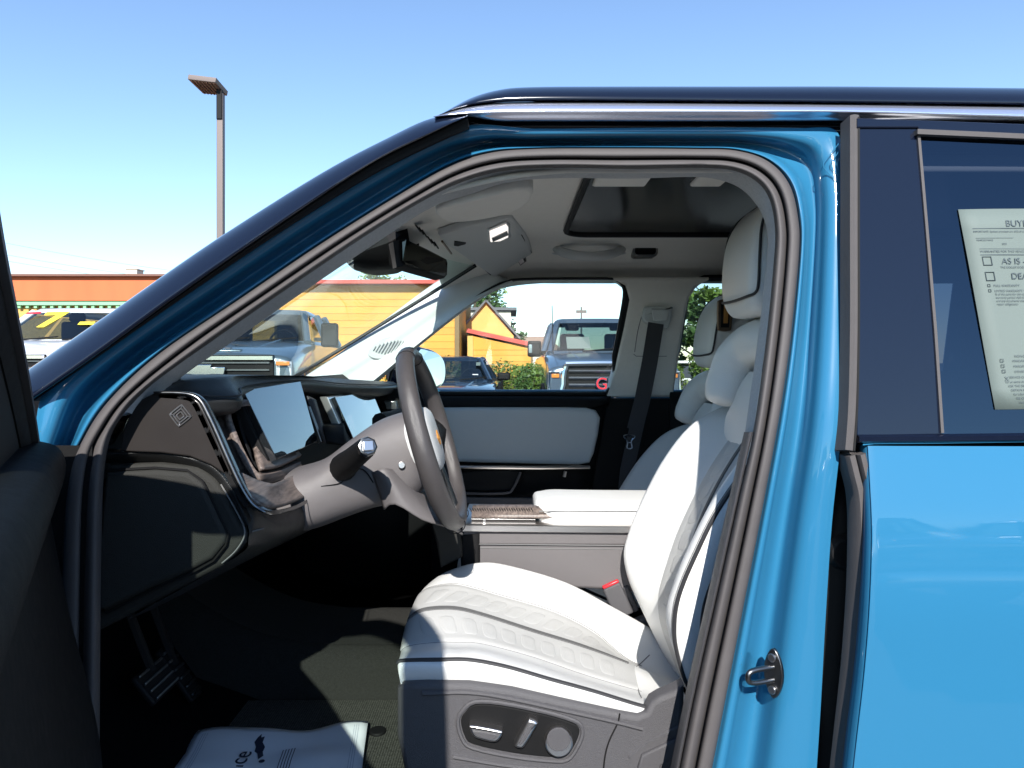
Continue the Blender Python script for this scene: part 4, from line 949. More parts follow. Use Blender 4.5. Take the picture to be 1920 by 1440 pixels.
# v index of the named curves: crest 2, far seam 3, centre 4, near seam 5, near crest 6, piping 7
ins = MB(); ins.grid([[SC.at(u, v)+SC.nor(u, v)*h for u in [.20+.715*i/60 for i in range(61)]] for v, h in [(3+.02, 0), (3.06, .0025)]+[(3.06+1.88*j/16, .0025) for j in range(1, 16)]+[(4.94, .0025), (4.98, 0)]])
ins.build('cushion_insert', M['leather_in'], ds, angle=60)
def pads(Sf, v_rows, u0, u1, n, du, dv, lift, name):
    for vc in v_rows:
        us = [u0-.02+(u1-u0+.04)*i/80 for i in range(81)]; ac = [0.0]
        for i in range(80): ac.append(ac[-1]+(Sf.at(us[i+1], vc)-Sf.at(us[i], vc)).length)
        step = ac[-1]/n; base_du = du
        for k in range(n):
            s0 = step*(k+.5); i = max(j for j in range(81) if ac[j] <= s0); i = min(i, 79)
            f_ = (s0-ac[i])/(ac[i+1]-ac[i]); uc = us[i]+(us[1]-us[0])*f_
            du = step*.40*(us[1]-us[0])/(ac[i+1]-ac[i])
            def ringp(s_, h):
                out = []
                for i in range(16):
                    a = 2*math.pi*i/16; ca, sa = math.cos(a), math.sin(a)
                    u = uc+du*s_*math.copysign(abs(ca)**.55, ca); v = vc+dv*s_*math.copysign(abs(sa)**.55, sa)
                    out.append(Sf.at(u, v)+Sf.nor(u, v)*h)
                return out
            m_ = MB(); rw = [ringp(1, .001), ringp(.94, lift*.8), ringp(.8, lift), ringp(.4, lift*1.1)]
            m_.grid(rw, cu=True); m_.ngon(rw[-1]); m_.build(name, M['leather_in'], ds, angle=50)
pads(SC, (3.52, 4.50), .36, .86, 10, .0225, .27, .0030, 'quilted_pad')
st_ = MB(); st_.grid(SC.strip(3.93, 4.08, .25, .905, .0045, 60)); st_.build('centre_stripe', M['stripe'], ds)
MB().tube(SC.line(7, .20, .985, 60, .0005), .0042, 7).build('piping', M['piping'], ds)
MB().tube(SC.line(6.80, .20, .98, 60, .0005), .0010, 5).build('stitch_line', M['thread'], ds)
for v in (2.98, 5.02):
    MB().tube(SC.line(v, .20, .92, 60, -.0003), .0013, 5).build('seam', M['thread'], ds)
pe_ = [SC.at(.915, 2.6+3.2*i/16)+SC.nor(.915, 2.6+3.2*i/16)*.0003 for i in range(17)]
MB().tube(pe_, .0012, 5).build('seam', M['thread'], ds)

# backrest: curves run from the bottom to the shoulder
bf = [(1262,1262),(1228,1195),(1192,1120),(1176,1080),(1170,1040),(1180,1000),(1200,950),(1240,872),(1290,806),(1345,769),(1400,752)]
bi = [(1285,1290),(1262,1235),(1236,1165),(1232,1118),(1240,1080),(1262,1012),(1282,965),(1308,912),(1340,858),(1376,812),(1420,790)]
bc = [(1300,1330),(1285,1275),(1268,1210),(1264,1160),(1275,1096),(1300,1018),(1322,960),(1352,900),(1388,842),(1420,802),(1455,784)]
b1 = PL(bf, 1.73); b2 = PL(bi, 1.635); b3 = PL(bc, 1.53)
def mir(c, dx=0.0, yc=1.53): return [V((p.x+dx, 2*yc-p.y, p.z)) for p in c]
b4 = mir(b2, .008); b5 = mir(b1, .016)
pipe = PL([(1310,1300),(1288,1282),(1268,1215),(1265,1170),(1270,1130),(1283,1090),(1305,1040),(1340,968),(1382,904),(1415,860),(1460,815)], 1.283)
side = [p+V((.05, -.012, 0)) for p in pipe]; side2 = [p+V((.11, .01, 0)) for p in pipe]
back = [p+V((.13, 0, 0)) for p in b3]; fback = [p+V((.12, .03, 0)) for p in b1]; fside = [p+V((.045, .045, 0)) for p in b1]
SB = Surf([fback, fside, b1, b2, b3, b4, b5, pipe, side, side2, back], 5, 5, closed=True)
SB.build('backrest', M['leather'], ds)
ins = MB(); ins.grid([[SB.at(u, v)+SB.nor(u, v)*h for u in [.06+.86*i/60 for i in range(61)]] for v, h in [(3.05, 0), (3.10, .002)]+[(3.1+1.8*j/14, .002) for j in range(1, 14)]+[(4.9, .002), (4.95, 0)]])
ins.build('backrest_insert', M['leather_in'], ds, angle=60)
pads(SB, (3.52, 4.48), .16, .86, 9, .028, .25, .0030, 'quilted_pad')
st_ = MB(); st_.grid(SB.strip(3.94, 4.08, .40, .93, .0045, 60)); st_.build('centre_stripe', M['stripe'], ds)
MB().tube(SB.line(7, .05, .98, 60, .0005), .0042, 7).build('piping', M['piping'], ds)
MB().tube(SB.line(6.82, .06, .98, 60, .0005), .0010, 5).build('stitch_line', M['thread'], ds)
MB().tube(SB.line(7.9, .10, .98, 60, .001), .0024, 6).build('piping', M['piping'], ds)
MB().tube(SB.line(1.55, .06, .95, 60, .0006), .0012, 5).build('seam', M['thread'], ds)
# shoulder block under the slot
rows = [rring(.55, 1.53, .05, .165, .04, 1.13), rring(.545, 1.53, .05, .158, .04, 1.235), rring(.555, 1.53, .052, .135, .045, 1.285), rring(.565, 1.53, .050, .110, .045, 1.33), rring(.575, 1.53, .045, .09, .04, 1.36)]
sb_ = MB(); sb_.grid(Surf(rows, 1, 4).rows, cu=True); sb_.ngon(rows[-1]); sb_.build('shoulder_pad', M['leather'], ds)
MB().box((.585, 1.53, 1.36), (.05, .15, .08)).build('slot_liner', M['plastic_dk'], ds, bevel=.01)
MB().prof([V((.552, 1.47, 1.372)), V((.552, 1.59, 1.372))], [(-.006,-.004),(-.006,.004),(.006,.004),(.006,-.004)], ref=(-1,0,0)).build('slot_trim', M['darksteel'], ds)
# yoke: the padded bridge above the slot with a drooping end on each side
yk = [V((.488, 1.652, 1.282)), V((.502, 1.658, 1.33)), V((.522, 1.648, 1.385)), V((.545, 1.61, 1.418)), V((.556, 1.53, 1.428))]
yk = yk+[V((p.x+.045, 3.06-p.y, p.z)) for p in yk[-2::-1]]
yp = spl(yk, 6); rr_ = []
for i in range(len(yp)):
    t = min(i, len(yp)-1-i)/6; rr_.append([.016, .034, .040, .043, .045, .047][min(5, int(t*6) if t < .83 else 5)] if t < 1 else .047+.004*min(1, t-1))
y_ = MB(); y_.tube(yp, rr_, 16, flat=1.0); y_.build('yoke', M['leather'], ds, angle=60)
# head restraint
rows = []
for z, x0, x1, w in ((1.478,.508,.575,.078),(1.484,.494,.59,.095),(1.505,.484,.60,.108),(1.54,.479,.605,.116),(1.60,.481,.612,.118),(1.65,.490,.618,.117),(1.69,.508,.622,.112),(1.715,.530,.622,.102),(1.728,.555,.615,.085)):
    rows.append(rring((x0+x1)/2, 1.53, (x1-x0)/2, w, .034, z, 7))
hr = MB(); HS = Surf(rows, 1, 4); hr.grid(HS.rows, cu=True); hr.ngon(HS.rows[-1]); hr.ngon(HS.rows[0][::-1]); hr.build('head_restraint', M['leather'], ds, angle=60)
# piping loop round the front cushion of the head restraint
lo_ = [V((.520, 1.417, 1.700)), V((.500, 1.416, 1.66)), V((.494, 1.414, 1.60)), V((.492, 1.415, 1.545)), V((.490, 1.425, 1.522)), V((.479, 1.45, 1.515)), V((.476, 1.53, 1.512)), V((.479, 1.61, 1.515)), V((.490, 1.635, 1.522)), V((.492, 1.645, 1.545)), V((.494, 1.646, 1.60)), V((.500, 1.644, 1.66)), V((.520, 1.643, 1.70)), V((.545, 1.625, 1.722))]
lo_ = lo_+[V((.550, 1.53, 1.728)), V((.545, 1.435, 1.722))]
MB().tube(spl(lo_, 5, True), .0030, 7, closed=True).build('piping', M['piping'], ds)
for dx in (.012, .020):
    MB().tube(spl([V((.535+dx, 1.413, 1.695)), V((.525+dx, 1.411, 1.64)), V((.528+dx, 1.411, 1.57)), V((.54+dx, 1.413, 1.50))], 5), .0009, 5).build('seam', M['thread'], ds)
for y in (1.48, 1.58):
    MB().tube([V((.56, y, 1.42)), V((.56, y, 1.49))], .008, 8).build('post', M['darksteel'], ds)

# seat base: plastic side with the switch panel
trim = [(744,1294),(756,1283),(800,1281),(880,1282),(960,1293),(1060,1315),(1160,1336),(1196,1342),(1212,1336),(1222,1316),(1238,1306),(1262,1296),(1284,1285),(1284,1330),(1276,1400),(1268,1470),(1262,1540),(790,1540),(756,1440),(744,1380)]
MB().plate(PL(trim, 1.256), (0, .03, 0), .010, steps=4).build('side_trim', M['plastic'], ds)
for c in ([(792,1300),(880,1298),(960,1310),(1060,1332),(1150,1352),(1205,1366)], [(850,1418),(960,1436),(1040,1442)],):
    MB().tube(spl(PL(c, 1.256), 4), .0045, 7).build('trim_ridge', M['plastic'], ds)
MB().tube(spl(PL([(1162,1338),(1158,1356),(1142,1390),(1134,1420),(1130,1460)], 1.2545), 4), .0015, 5).build('trim_gap', M['black'], ds)
MB().tube(PL([(1180,1420),(1215,1392),(1274,1362)], 1.256), .0035, 6).build('trim_ridge', M['plastic'], ds)
MB().plate(PL([(1196,1440),(1204,1416),(1272,1384),(1272,1420),(1240,1436),(1230,1480),(1196,1480)], 1.250), (0, .02, 0), .004).build('recliner_cover', M['plastic'], ds)
sp_ = [(858,1352),(868,1332),(890,1316),(940,1318),(1020,1334),(1074,1350),(1090,1362),(1092,1378),(1082,1402),(1064,1424),(1030,1426),(960,1418),(886,1402),(866,1384)]
MB().tube(spl(PL(sp_, 1.2545), 3, True), .0040, 7, closed=True).build('switch_rim', M['plastic'], ds)
MB().plate(spl(PL(scale_px(sp_, -6), 1.2535), 3, True), (0, .006, 0), .002).build('switch_panel', M['plastic_dk'], ds)
MB().plate(spl(PL([(880,1365),(886,1361),(936,1370),(942,1375),(938,1386),(926,1393),(898,1387),(886,1380)], 1.236), 3, True), (0, .018, 0), .004).build('seat_switch', M['steel'], ds)
MB().plate(spl(PL([(887,1371),(930,1378),(924,1387),(900,1383)], 1.2345), 2, True), (0, .004, 0), .001).build('switch_face', M['plastic'], ds)
MB().plate(spl(PL([(988,1354),(998,1351),(1008,1356),(1006,1364),(984,1400),(974,1404),(965,1400),(968,1390)], 1.234), 3, True), (0, .02, 0), .004).build('backrest_switch', M['steel'], ds)
MB().plate(spl(PL([(991,1363),(999,1363),(980,1394),(973,1394)], 1.2325), 2, True), (0, .004, 0), .001).build('switch_face', M['plastic'], ds)
MB().disc(P(1047,1385,1.253), (0, -1, 0), .0245, .018, 36, bev=.003).build('lumbar_ring', M['steel'], ds)
MB().disc(P(1047,1385,1.237), (0, -1, 0), .0205, .0035, 36, bev=.001).build('lumbar_pad', M['plastic'], ds)
# pad under cushion so nothing shows through, and seat frame
MB().box((.02, 1.53, .64), (.40, .44, .16)).build('seat_frame', M['black'], ds, bevel=.02)
# belt buckle on the inner side
bk = empty('belt_buckle', parent=suv)
bc_ = P(1158,1125,1.80); Rb = Matrix.Rotation(-.42, 3, 'Y')
MB().box(bc_, (.050, .024, .085), Rb, top=.94).build('buckle_body', M['plastic'], bk, bevel=.005)
MB().box(bc_+Rb @ V((0, 0, .0455)), (.044, .020, .008), Rb).build('release_button', M['red'], bk, bevel=.003)
MB().box(bc_+Rb @ V((.032, .004, -.01)), (.016, .02, .07), Rb).build('buckle_sleeve', M['plastic'], bk, bevel=.004)
MB().box(bc_+Rb @ V((.02, 0, -.085)), (.075, .03, .045), Rb).build('buckle_base', M['shroud'], bk, bevel=.006)

# passenger seat: the same seat, farther in, lower and more reclined
ps = empty('passenger_seat', parent=suv)
piv = V((.30, 1.53, .80))
MT = Matrix.Translation(V((.055, .80, -.085))) @ Matrix.Translation(piv) @ Matrix.Rotation(R(6.5), 4, 'Y') @ Matrix.Translation(-piv)
MT0 = Matrix.Translation(V((.05, .80, -.085)))
keep = {'backrest','backrest_insert','head_restraint','yoke','shoulder_pad','slot_liner','slot_trim','post'}
for ch in list(ds.children):
    nm = ch.name.split('.')[0]
    if nm in keep or nm == 'seat_cushion' or (nm == 'piping'):
        c = ch.copy(); COL.objects.link(c); c.parent = ps
        c.matrix_basis = (MT0 if nm == 'seat_cushion' else MT) @ ch.matrix_basis
MB().plate(spl(PL([(1346,572),(1350,562),(1372,562),(1375,572),(1372,612),(1368,620),(1350,620),(1346,612)], 2.19), 3, True), (0, .01, 0), .002).build('strap_frame', M['bronze'], ps)
MB().plate(PL([(1352,568),(1369,568),(1367,614),(1352,614)], 2.187), (0, .004, 0), .001).build('strap_recess', M['black'], ps)
MB().plate(PL([(1358,572),(1367,572),(1365,606),(1357,606)], 2.184), (0, .003, 0), .001).build('pull_strap', M['amber'], ps)

# ================================================================ the driver's door, swung open towards us
TH = R(60); H0 = V((-.72, 1.05, 0)); DD = V((math.cos(TH), -math.sin(TH), 0)); DN = V((math.sin(TH), math.cos(TH), 0))
def D(s, n, z): return H0+DD*s+DN*n+V((0, 0, z))
fd = empty('driver_door', parent=suv, label='open driver door with dark inner trim')
zn = [(1.263,.0),(1.263,.018),(1.252,.042),(1.225,.052),(1.19,.044),(1.165,.030),(1.14,.033),(1.0,.056),(.9,.078),(.8,.096),(.7,.10),(.62,.085),(.5,.03)]
sprof = [(0.0,.0),(.004,.55),(.014,.88),(.035,1),(.4,1),(.9,1),(1.08,1),(1.12,.3)]
Surf([[D(s, n*k, z) for s, k in sprof] for z, n in zn], 4, 4).build('door_card', M['plastic_dk'], fd, thick=.0)
MB().tube([D(.028, .030, 1.164), D(.12, .031, 1.170), D(.38, .031, 1.194)], .0028, 6).build('card_break_line', M['plastic'], fd)
wf = [(0.0,1.250),(.16,1.345),(.33,1.432),(.45,1.490),(.60,1.580),(.72,1.655),(.90,1.705),(1.03,1.702),(1.10,1.670),(1.125,1.60),(1.135,1.45),(1.14,1.255)]
MB().prof(spl([D(s, -.012, z) for s, z in wf], 5), [(-.035,-.02),(-.035,.014),(-.015,.022),(.015,.022),(.022,.010),(.022,-.02)], ref=tuple(DN)).build('window_frame', M['plastic_dk'], fd)
MB().prof(spl([D(s, .012, z+.004) for s, z in wf], 5), [(-.006,-.01),(-.006,.006),(.006,.006),(.006,-.01)], ref=tuple(DN)).build('frame_seal', M['rubber'], fd)
sail = [(0.02,1.255),(.37,1.255),(.37,1.455),(.30,1.42),(.16,1.345)]
MB().plate([D(s, .0, z) for s, z in sail], DN*-.03, .004).build('sail_panel', M['black'], fd)
MB().ngon([D(s, -.012, z) for s, z in [(.35,1.25),(.35,1.440),(.45,1.487),(.60,1.577),(.72,1.650),(.90,1.70),(1.03,1.695),(1.09,1.665),(1.12,1.60),(1.13,1.25)]]).build('window_glass', M['doorglass'], fd, smooth=False)
# rear upright of the frame is broad
MB().plate([D(s, -.004, z) for s, z in [(1.065,1.25),(1.065,1.685),(1.10,1.672),(1.125,1.60),(1.135,1.25)]], DN*-.03, .004).build('frame_upright', M['navy'], fd)
Surf([[D(s, n, z) for s in (0, .3, .7, 1.13)] for n, z in ((-.015,1.262),(-.045,1.235),(-.075,1.1),(-.085,.9),(-.075,.7),(-.04,.5))], 3, 3).build('door_skin', M['paint'], fd, thick=.006)
MB().plate([D(s, n, z) for s, n, z in ((1.125,.03,.5),(1.125,.05,1.2),(1.13,.0,1.255),(1.13,-.04,1.235),(1.13,-.08,.9),(1.13,-.04,.5))], DD*-.02, .003).build('door_shut_face', M['paint'], fd)
wm = MB(); mo = [D(.02+.0, n, z) for n, z in ((-.075,1.30),(-.09,1.37),(-.14,1.395),(-.25,1.39),(-.275,1.36),(-.27,1.27),(-.23,1.245),(-.11,1.25))]
wm.plate(spl(mo, 3, True), -DD*.10, .02, steps=3); wmo = wm.build('wing_mirror', M['navy'], fd)
c_ = sum(mo, V())/len(mo)
MB().ngon([c_+(p-c_)*.85+DD*.002 for p in spl(mo, 3, True)]).build('mirror_glass', M['mirror'], wmo, smooth=False)
MB().box(D(-.02, -.07, 1.265), (.08, .10, .04)).build('mirror_arm', M['navy'], fd, bevel=.01)

# ================================================================ ground
def asphalt():
    m = mat('asphalt', (.055, .055, .057), .9, noise=.0, bump=.6, bscale=60)
    n = m.node_tree.nodes; l = m.node_tree.links; b = n['Principled BSDF']
    tc = n.new('ShaderNodeTexCoord'); t = n.new('ShaderNodeTexNoise'); t.inputs['Scale'].default_value = .35; t.inputs['Detail'].default_value = 9
    cr = n.new('ShaderNodeValToRGB'); cr.color_ramp.elements[0].color = (.04, .04, .042, 1); cr.color_ramp.elements[1].color = (.085, .083, .08, 1)
    l.new(tc.outputs['Object'], t.inputs['Vector']); l.new(t.outputs['Fac'], cr.inputs[0]); l.new(cr.outputs[0], b.inputs['Base Color']); return m
M['asphalt'] = asphalt()
ZG = .15
g = MB(); gx = [-900, -200, -60, -20, -8, 0, 8, 20, 60, 200, 900]
g.grid([[V((x, y, z)) for x in gx] for y, z in ((-900, -.08), (-60, -.08), (-5, -.08), (0, -.08), (3.6, -.08), (7.0, ZG), (12, ZG), (40, ZG), (200, ZG), (1400, ZG))])
g.build('ground', M['asphalt'], None, kind='structure')
LOCAL[0] = True
M['linepaint'] = mat('line_paint', (.62, .62, .58), .7, noise=.15, nscale=8)
for x in (-8.9, -5.9, -2.3, .25, 3.0, 5.7):
    o = MB(); o.grid([[V((x-.05, y, ZG+.006)), V((x+.05, y, ZG+.006))] for y in (8.6, 11, 14.2)]); o.build('parking_line', M['linepaint'], None, kind='structure')

# ================================================================ parked vehicles
def carpaint(name, col, metal=.35): return mat(name, col, .28, metal, 1.0)
M['vglass'] = glass('vehicle_glass', (.38, .45, .46), .075)
M['seatgrey'] = mat('seat_cloth', (.03, .03, .033), .8)
M['headlamp'] = mat('headlamp_lens', (.55, .57, .60), .10, .35, 1.0)
M['amberlens'] = mat('amber_lens', (.60, .20, .04), .2, coat=1)
M['tyre'] = mat('tyre', (.02, .02, .02), .8)
M['decal_reflection'] = mat('yellow_decal_and_reflection', (.80, .62, .05), .5)  # the figure's paint, also the yellow reflection painted beside it
def vehicle(name, label, x, y, yaw, paint, secs, cab, hw, wheelbase, front, group, mirror_z=None, chrome_mirror=False):
    root = empty(name, (x, y, ZG), label=label, category='car', group=group); root.rotation_euler = (0, 0, R(yaw))
    rows = []
    for (yy, zb, zt, w) in secs:
        rows.append([V((-w*.93, yy, zb)), V((-w, yy, (zb+zt)/2)), V((-w*.985, yy, zt-.12)), V((-w*.93, yy, zt-.03)), V((-w*.72, yy, zt+.005)), V((-w*.3, yy, zt+.02)), V((0, yy, zt+.018)),
                     V((w*.3, yy, zt+.02)), V((w*.72, yy, zt+.005)), V((w*.93, yy, zt-.03)), V((w*.985, yy, zt-.12)), V((w, yy, (zb+zt)/2)), V((w*.93, yy, zb))])
    S_ = Surf(rows, 2, 3); b = MB(); b.grid(S_.rows); b.ngon(S_.rows[0]); b.ngon(S_.rows[-1][::-1]); body = b.build('body', paint, root, angle=50)
    # hood creases
    h0, h1 = secs[1][0]+.1, cab['y0']
    zt0 = secs[2][2]; zt1 = secs[4][2]
    for sx in (-1, 1):
        MB().tube([V((sx*hw*.42, h0+.1, zt0+.02)), V((sx*hw*.50, (h0+h1)/2, (zt0+zt1)/2+.03)), V((sx*hw*.56, h1, zt1+.02))], .018, 6, flat=.6).build('hood_crease', paint, root)
    # greenhouse
    y0, y1, y2, y3, zb, zt, wb, wt = cab['y0'], cab['y1'], cab['y2'], cab['y3'], cab['zb'], cab['zt'], cab['wb'], cab['wt']
    def ringc(t, add=0):
        q = lambda a, b_: a+(b_-a)*t
        ya, yb, w, z = q(y0, y1), q(y3, y2), q(wb, wt), q(zb, zt)
        return [V((-w*.90, ya+.03, z)), V((-w*.45, ya-.05, z)), V((0, ya-.07, z)), V((w*.45, ya-.05, z)), V((w*.90, ya+.03, z)), V((w, ya+.18, z)), V((w, (ya+yb)/2, z)), V((w, yb-.1, z)), V((w*.9, yb, z)), V((0, yb+.02, z)), V((-w*.9, yb, z)), V((-w, yb-.1, z)), V((-w, (ya+yb)/2, z)), V((-w, ya+.18, z))]
    top = lambda k, h: [V((p.x*k, (p.y-(y1+y2)/2)*(k+.01)+(y1+y2)/2, zt+h)) for p in ringc(1.0)]
    c = MB(); rows = [ringc(.93), ringc(1.0), top(.93, .045), top(.6, .065)]
    c.grid(rows, cu=True); c.ngon(rows[-1]); c.grid([ringc(-.06), ringc(0), ringc(.06)], cu=True)
    for i0, i1, r_ in ((4, 5, .055), (0, 13, .055), (6, 6, .06), (12, 12, .06), (7, 8, .085), (11, 10, .085)):
        c.tube([ringc(t)[i0].lerp(ringc(t)[i1], .35) for t in (-.02, .25, .5, .75, .96)], r_, 8)
    c.build('cab', paint, root, angle=40)
    qb = [ringc(t) for t in (.06, .93)]
    MB().ngon([qb[0][8], qb[0][10], qb[1][10], qb[1][8]]).build('rear_window', M['vglass'], root, smooth=False)
    # what shows through the glass: dash, front seats with head restraints, wheel
    k_ = MB(); k_.box((0, (y0+y1)/2+.12, zb+.0), (wb*1.8, .5, .10)); k_.build('cab_dash', M['black'], root, bevel=.03)
    for sx in (-.42, .42):
        s_ = MB(); s_.box((sx*hw/1.04, y1+.62, zb+.10), (.46, .14, .55)); s_ = s_.build('seat_back', M['seatgrey'], root, bevel=.05)
        MB().box((sx*hw/1.04, y1+.66, zb+.44*(zt-zb)/.5), (.26, .10, .15)).build('head_restraint', M['seatgrey'], s_, bevel=.04)
    wcen = V((.42*hw/1.04, (y0+y1)/2+.36, zb+.04))
    MB().tube([wcen+V((.18*math.cos(a), .06*math.sin(a), .17*math.sin(a))) for a in [2*math.pi*k/16 for k in range(16)]], .018, 6, closed=True).build('steering_wheel', M['black'], root)
    off = V((0, -.012, .006))
    ws = []
    for t in (.05, .35, .65, .93):
        r_ = ringc(t); ws.append([r_[0].lerp(r_[1], .16)+off, r_[1]+off, r_[2]+off, r_[3]+off, r_[4].lerp(r_[3], .16)+off])
    MB().grid(ws).build('windshield', M['vglass'], root, angle=60)
    for sx in (-1, 1):
        for f0, f1 in cab['win']:
            def pt(f, t):
                ya, yb = y0+(y1-y0)*t+.20, y3+(y2-y3)*t-.12
                return V((sx*((wb+(wt-wb)*t)+.008), ya+(yb-ya)*f, zb+(zt-zb)*t))
            MB().ngon([pt(f0, .08), pt(f1, .08), pt(f1, .90), pt(f0, .90)]).build('side_window', M['vglass'], root, smooth=False)
    for sx, p0 in ((1, -.35), (-1, .25)):
        MB().tube([V((p0*hw, y0-.08, zb+.02)), V((p0*hw+.5*hw, y0-.02, zb+.07))], .012, 5).build('wiper', M['black'], root)
    # mirrors
    mz = mirror_z or zb+.10
    for sx in (-1, 1):
        mb_ = MB(); mb_.box((sx*(wb+.20), y0+.30, mz), (.24, .10, cab.get('mh', .24))); m_ = mb_.build('side_mirror', M['black'], root, bevel=.035)
        if chrome_mirror:
            MB().box((sx*(wb+.27), y0+.245, mz), (.06, .012, .15)).build('mirror_trim', M['chrome'], m_, bevel=.004)
        MB().box((sx*(wb+.06), y0+.33, mz-.06), (.16, .05, .05)).build('mirror_arm', M['black'], root)
    for sx in (-1, 1):
        for wy in (wheelbase[0], wheelbase[1]):
            w_ = MB(); w_.disc((sx*(hw-.26), wy, .40), (sx, 0, 0), .40, .27, 28, bev=.05); wo = w_.build('wheel', M['tyre'], root)
            r_ = MB(); r_.disc((sx*(hw-.02), wy, .40), (sx, 0, 0), .25, .04, 20, bev=.02); r_.build('rim', M['steel'], wo)
            a_ = MB(); a_.tube([V((sx*(hw+.005), wy+.47*math.cos(t), .40+.47*math.sin(t))) for t in [math.pi*k/10 for k in range(11)]], .03, 6); a_.build('wheel_arch', M['black'], root)
    front(root, hw, secs, paint)
    return root
def lerp_poly(pts, yy): return [V((x, yy, z)) for x, z in pts]

def truck_front_bar(root, hw, secs, paint):
    zt = secs[2][2]
    # upper chrome bar, dark grille with slats, cross shaped emblem, lamps
    MB().plate(lerp_poly([(-.80,zt-.02),(.80,zt-.02),(.80,zt-.62),(-.80,zt-.62)][::-1], -.035), (0, .05, 0), .01).build('grille_surround', M['black'], root)
    gr_ = MB().prof([V((-.80, -.06, zt-.055)), V((.80, -.06, zt-.055))], [(-.022,-.03),(-.022,.02),(.022,.02),(.022,-.03)]).build('grille_bar', M['chrome'], root)
    MB().prof([V((-.74, -.06, zt-.33)), V((.74, -.06, zt-.33))], [(-.035,-.03),(-.035,.02),(.035,.02),(.035,-.03)]).build('grille_bar', M['chrome'], root)
    for k in range(5):
        z = zt-.11-.085*k
        MB().box((0, -.045, z), (1.52, .03, .018)).build('grille_slat', M['darksteel'], root)
    bow = [(-.20,-.035),(-.19,.045),(-.075,.045),(-.065,.075),(.085,.075),(.075,.045),(.20,.045),(.19,-.045),(.075,-.045),(.065,-.075),(-.085,-.075),(-.075,-.045)]
    MB().plate([V((x*1.35, -.115, zt-.205+z*1.0)) for x, z in bow][::-1], (0, .05, 0), .01).build('cross_emblem', M['chrome'], root)
    for sx in (-1, 1):
        h_ = MB().plate([V((sx*x, -.02+.12*(x-.70), z)) for x, z in ((.82,zt-.06),(1.0,zt-.10),(1.0,zt-.30),(.82,zt-.28))][::-sx], (0, .06, 0), .012).build('headlight', M['headlamp'], root)
        MB().box((sx*.91, -.035, zt-.12), (.16, .02, .05)).build('amber_strip', M['amberlens'], h_, bevel=.008)
        MB().box((sx*.80, -.12, .62), (.09, .08, .06)).build('tow_hook', M['red'], root, bevel=.01)
    MB().prof(spl([V((-1.02, .14, .66)), V((-.9, -.08, .66)), V((0, -.14, .66)), V((.9, -.08, .66)), V((1.02, .14, .66))], 5), [(-.12,-.06),(-.12,.03),(-.04,.05),(.10,.05),(.12,.03),(.12,-.06)]).build('bumper', M['chrome'], root)
    for k in range(2):
        MB().box((0, .42-.10*k, zt+.055-.02*k), (.62, .03, .03), Matrix.Rotation(.06, 3, 'X')).build('hood_vent', M['black'], root, bevel=.006)
    MB().box((0, .36, zt+.03), (.74, .34, .05)).build('hood_scoop', paint, root, bevel=.02)
    ba = MB().plate([V((sx_, .9, z)) for sx_, z in ((.985,1.22),(.985,1.28),(1.03,1.28),(1.03,1.22))], (0, .28, 0), .004).build('fender_badge', M['chrome'], root)
def truck_front_box(root, hw, secs, paint):
    zt = secs[2][2]
    fr_ = [(-.74,zt-.03),(-.62,zt+.015),(.62,zt+.015),(.74,zt-.03),(.78,zt-.30),(.70,zt-.62),(-.70,zt-.62),(-.78,zt-.30)]
    MB().plate(lerp_poly(fr_[::-1], -.03), (0, .06, 0), .01).build('grille_back', M['black'], root)
    MB().tube(spl([V((x, -.05, z)) for x, z in fr_], 3, True), .045, 8, closed=True).build('grille_frame', M['chrome'], root)
    for k in range(5):
        MB().prof([V((-.70, -.04, zt-.10-.105*k)), V((.70, -.04, zt-.10-.105*k))], [(-.022,-.02),(-.022,.01),(.0,.025),(.022,.01),(.022,-.02)]).build('grille_slat', M['darksteel'], root)
    text('grille_letters', 'GMC', .25, V((-.30, -.095, zt-.37)), V((1, 0, 0)), V((0, 0, 1)), M['red'], root, ext=.02)
    text('letter_outline', 'GMC', .25, V((-.30, -.085, zt-.37)), V((1, 0, 0)), V((0, 0, 1)), M['chrome'], root, ext=.012, offset=.012)
    for sx in (-1, 1):
        h_ = MB().plate([V((sx*x, -.01+.12*(x-.70), z)) for x, z in ((.80,zt-.07),(1.0,zt-.10),(1.02,zt-.42),(.90,zt-.45),(.84,zt-.30))][::-sx], (0, .08, 0), .012).build('headlight', M['headlamp'], root)
        MB().box((sx*.90, -.01, zt-.17), (.12, .03, .06)).build('amber_strip', M['amberlens'], h_, bevel=.008)
        MB().prof([V((sx*.84, -.015, zt-.12)), V((sx*.99, .01, zt-.12)), V((sx*1.0, .01, zt-.40)), V((sx*.92, 0, zt-.42))], [(-.012,-.01),(-.012,.02),(.012,.02),(.012,-.01)]).build('running_lamp', M['chrome'], h_)
    MB().prof(spl([V((-1.0, .10, .56)), V((-.9, -.08, .56)), V((0, -.12, .56)), V((.9, -.08, .56)), V((1.0, .10, .56))], 5), [(-.13,-.06),(-.13,.03),(-.04,.05),(.10,.05),(.12,.03),(.12,-.06)]).build('bumper', M['chrome'], root)
    MB().box((0, .02, zt+.035), (.42, .05, .02)).build('hood_badge', M['chrome'], root, bevel=.006)
    MB().tube([V((-.86, 1.2, 1.2)), V((-.88, 1.25, 2.2))], .008, 5).build('aerial', M['black'], root)
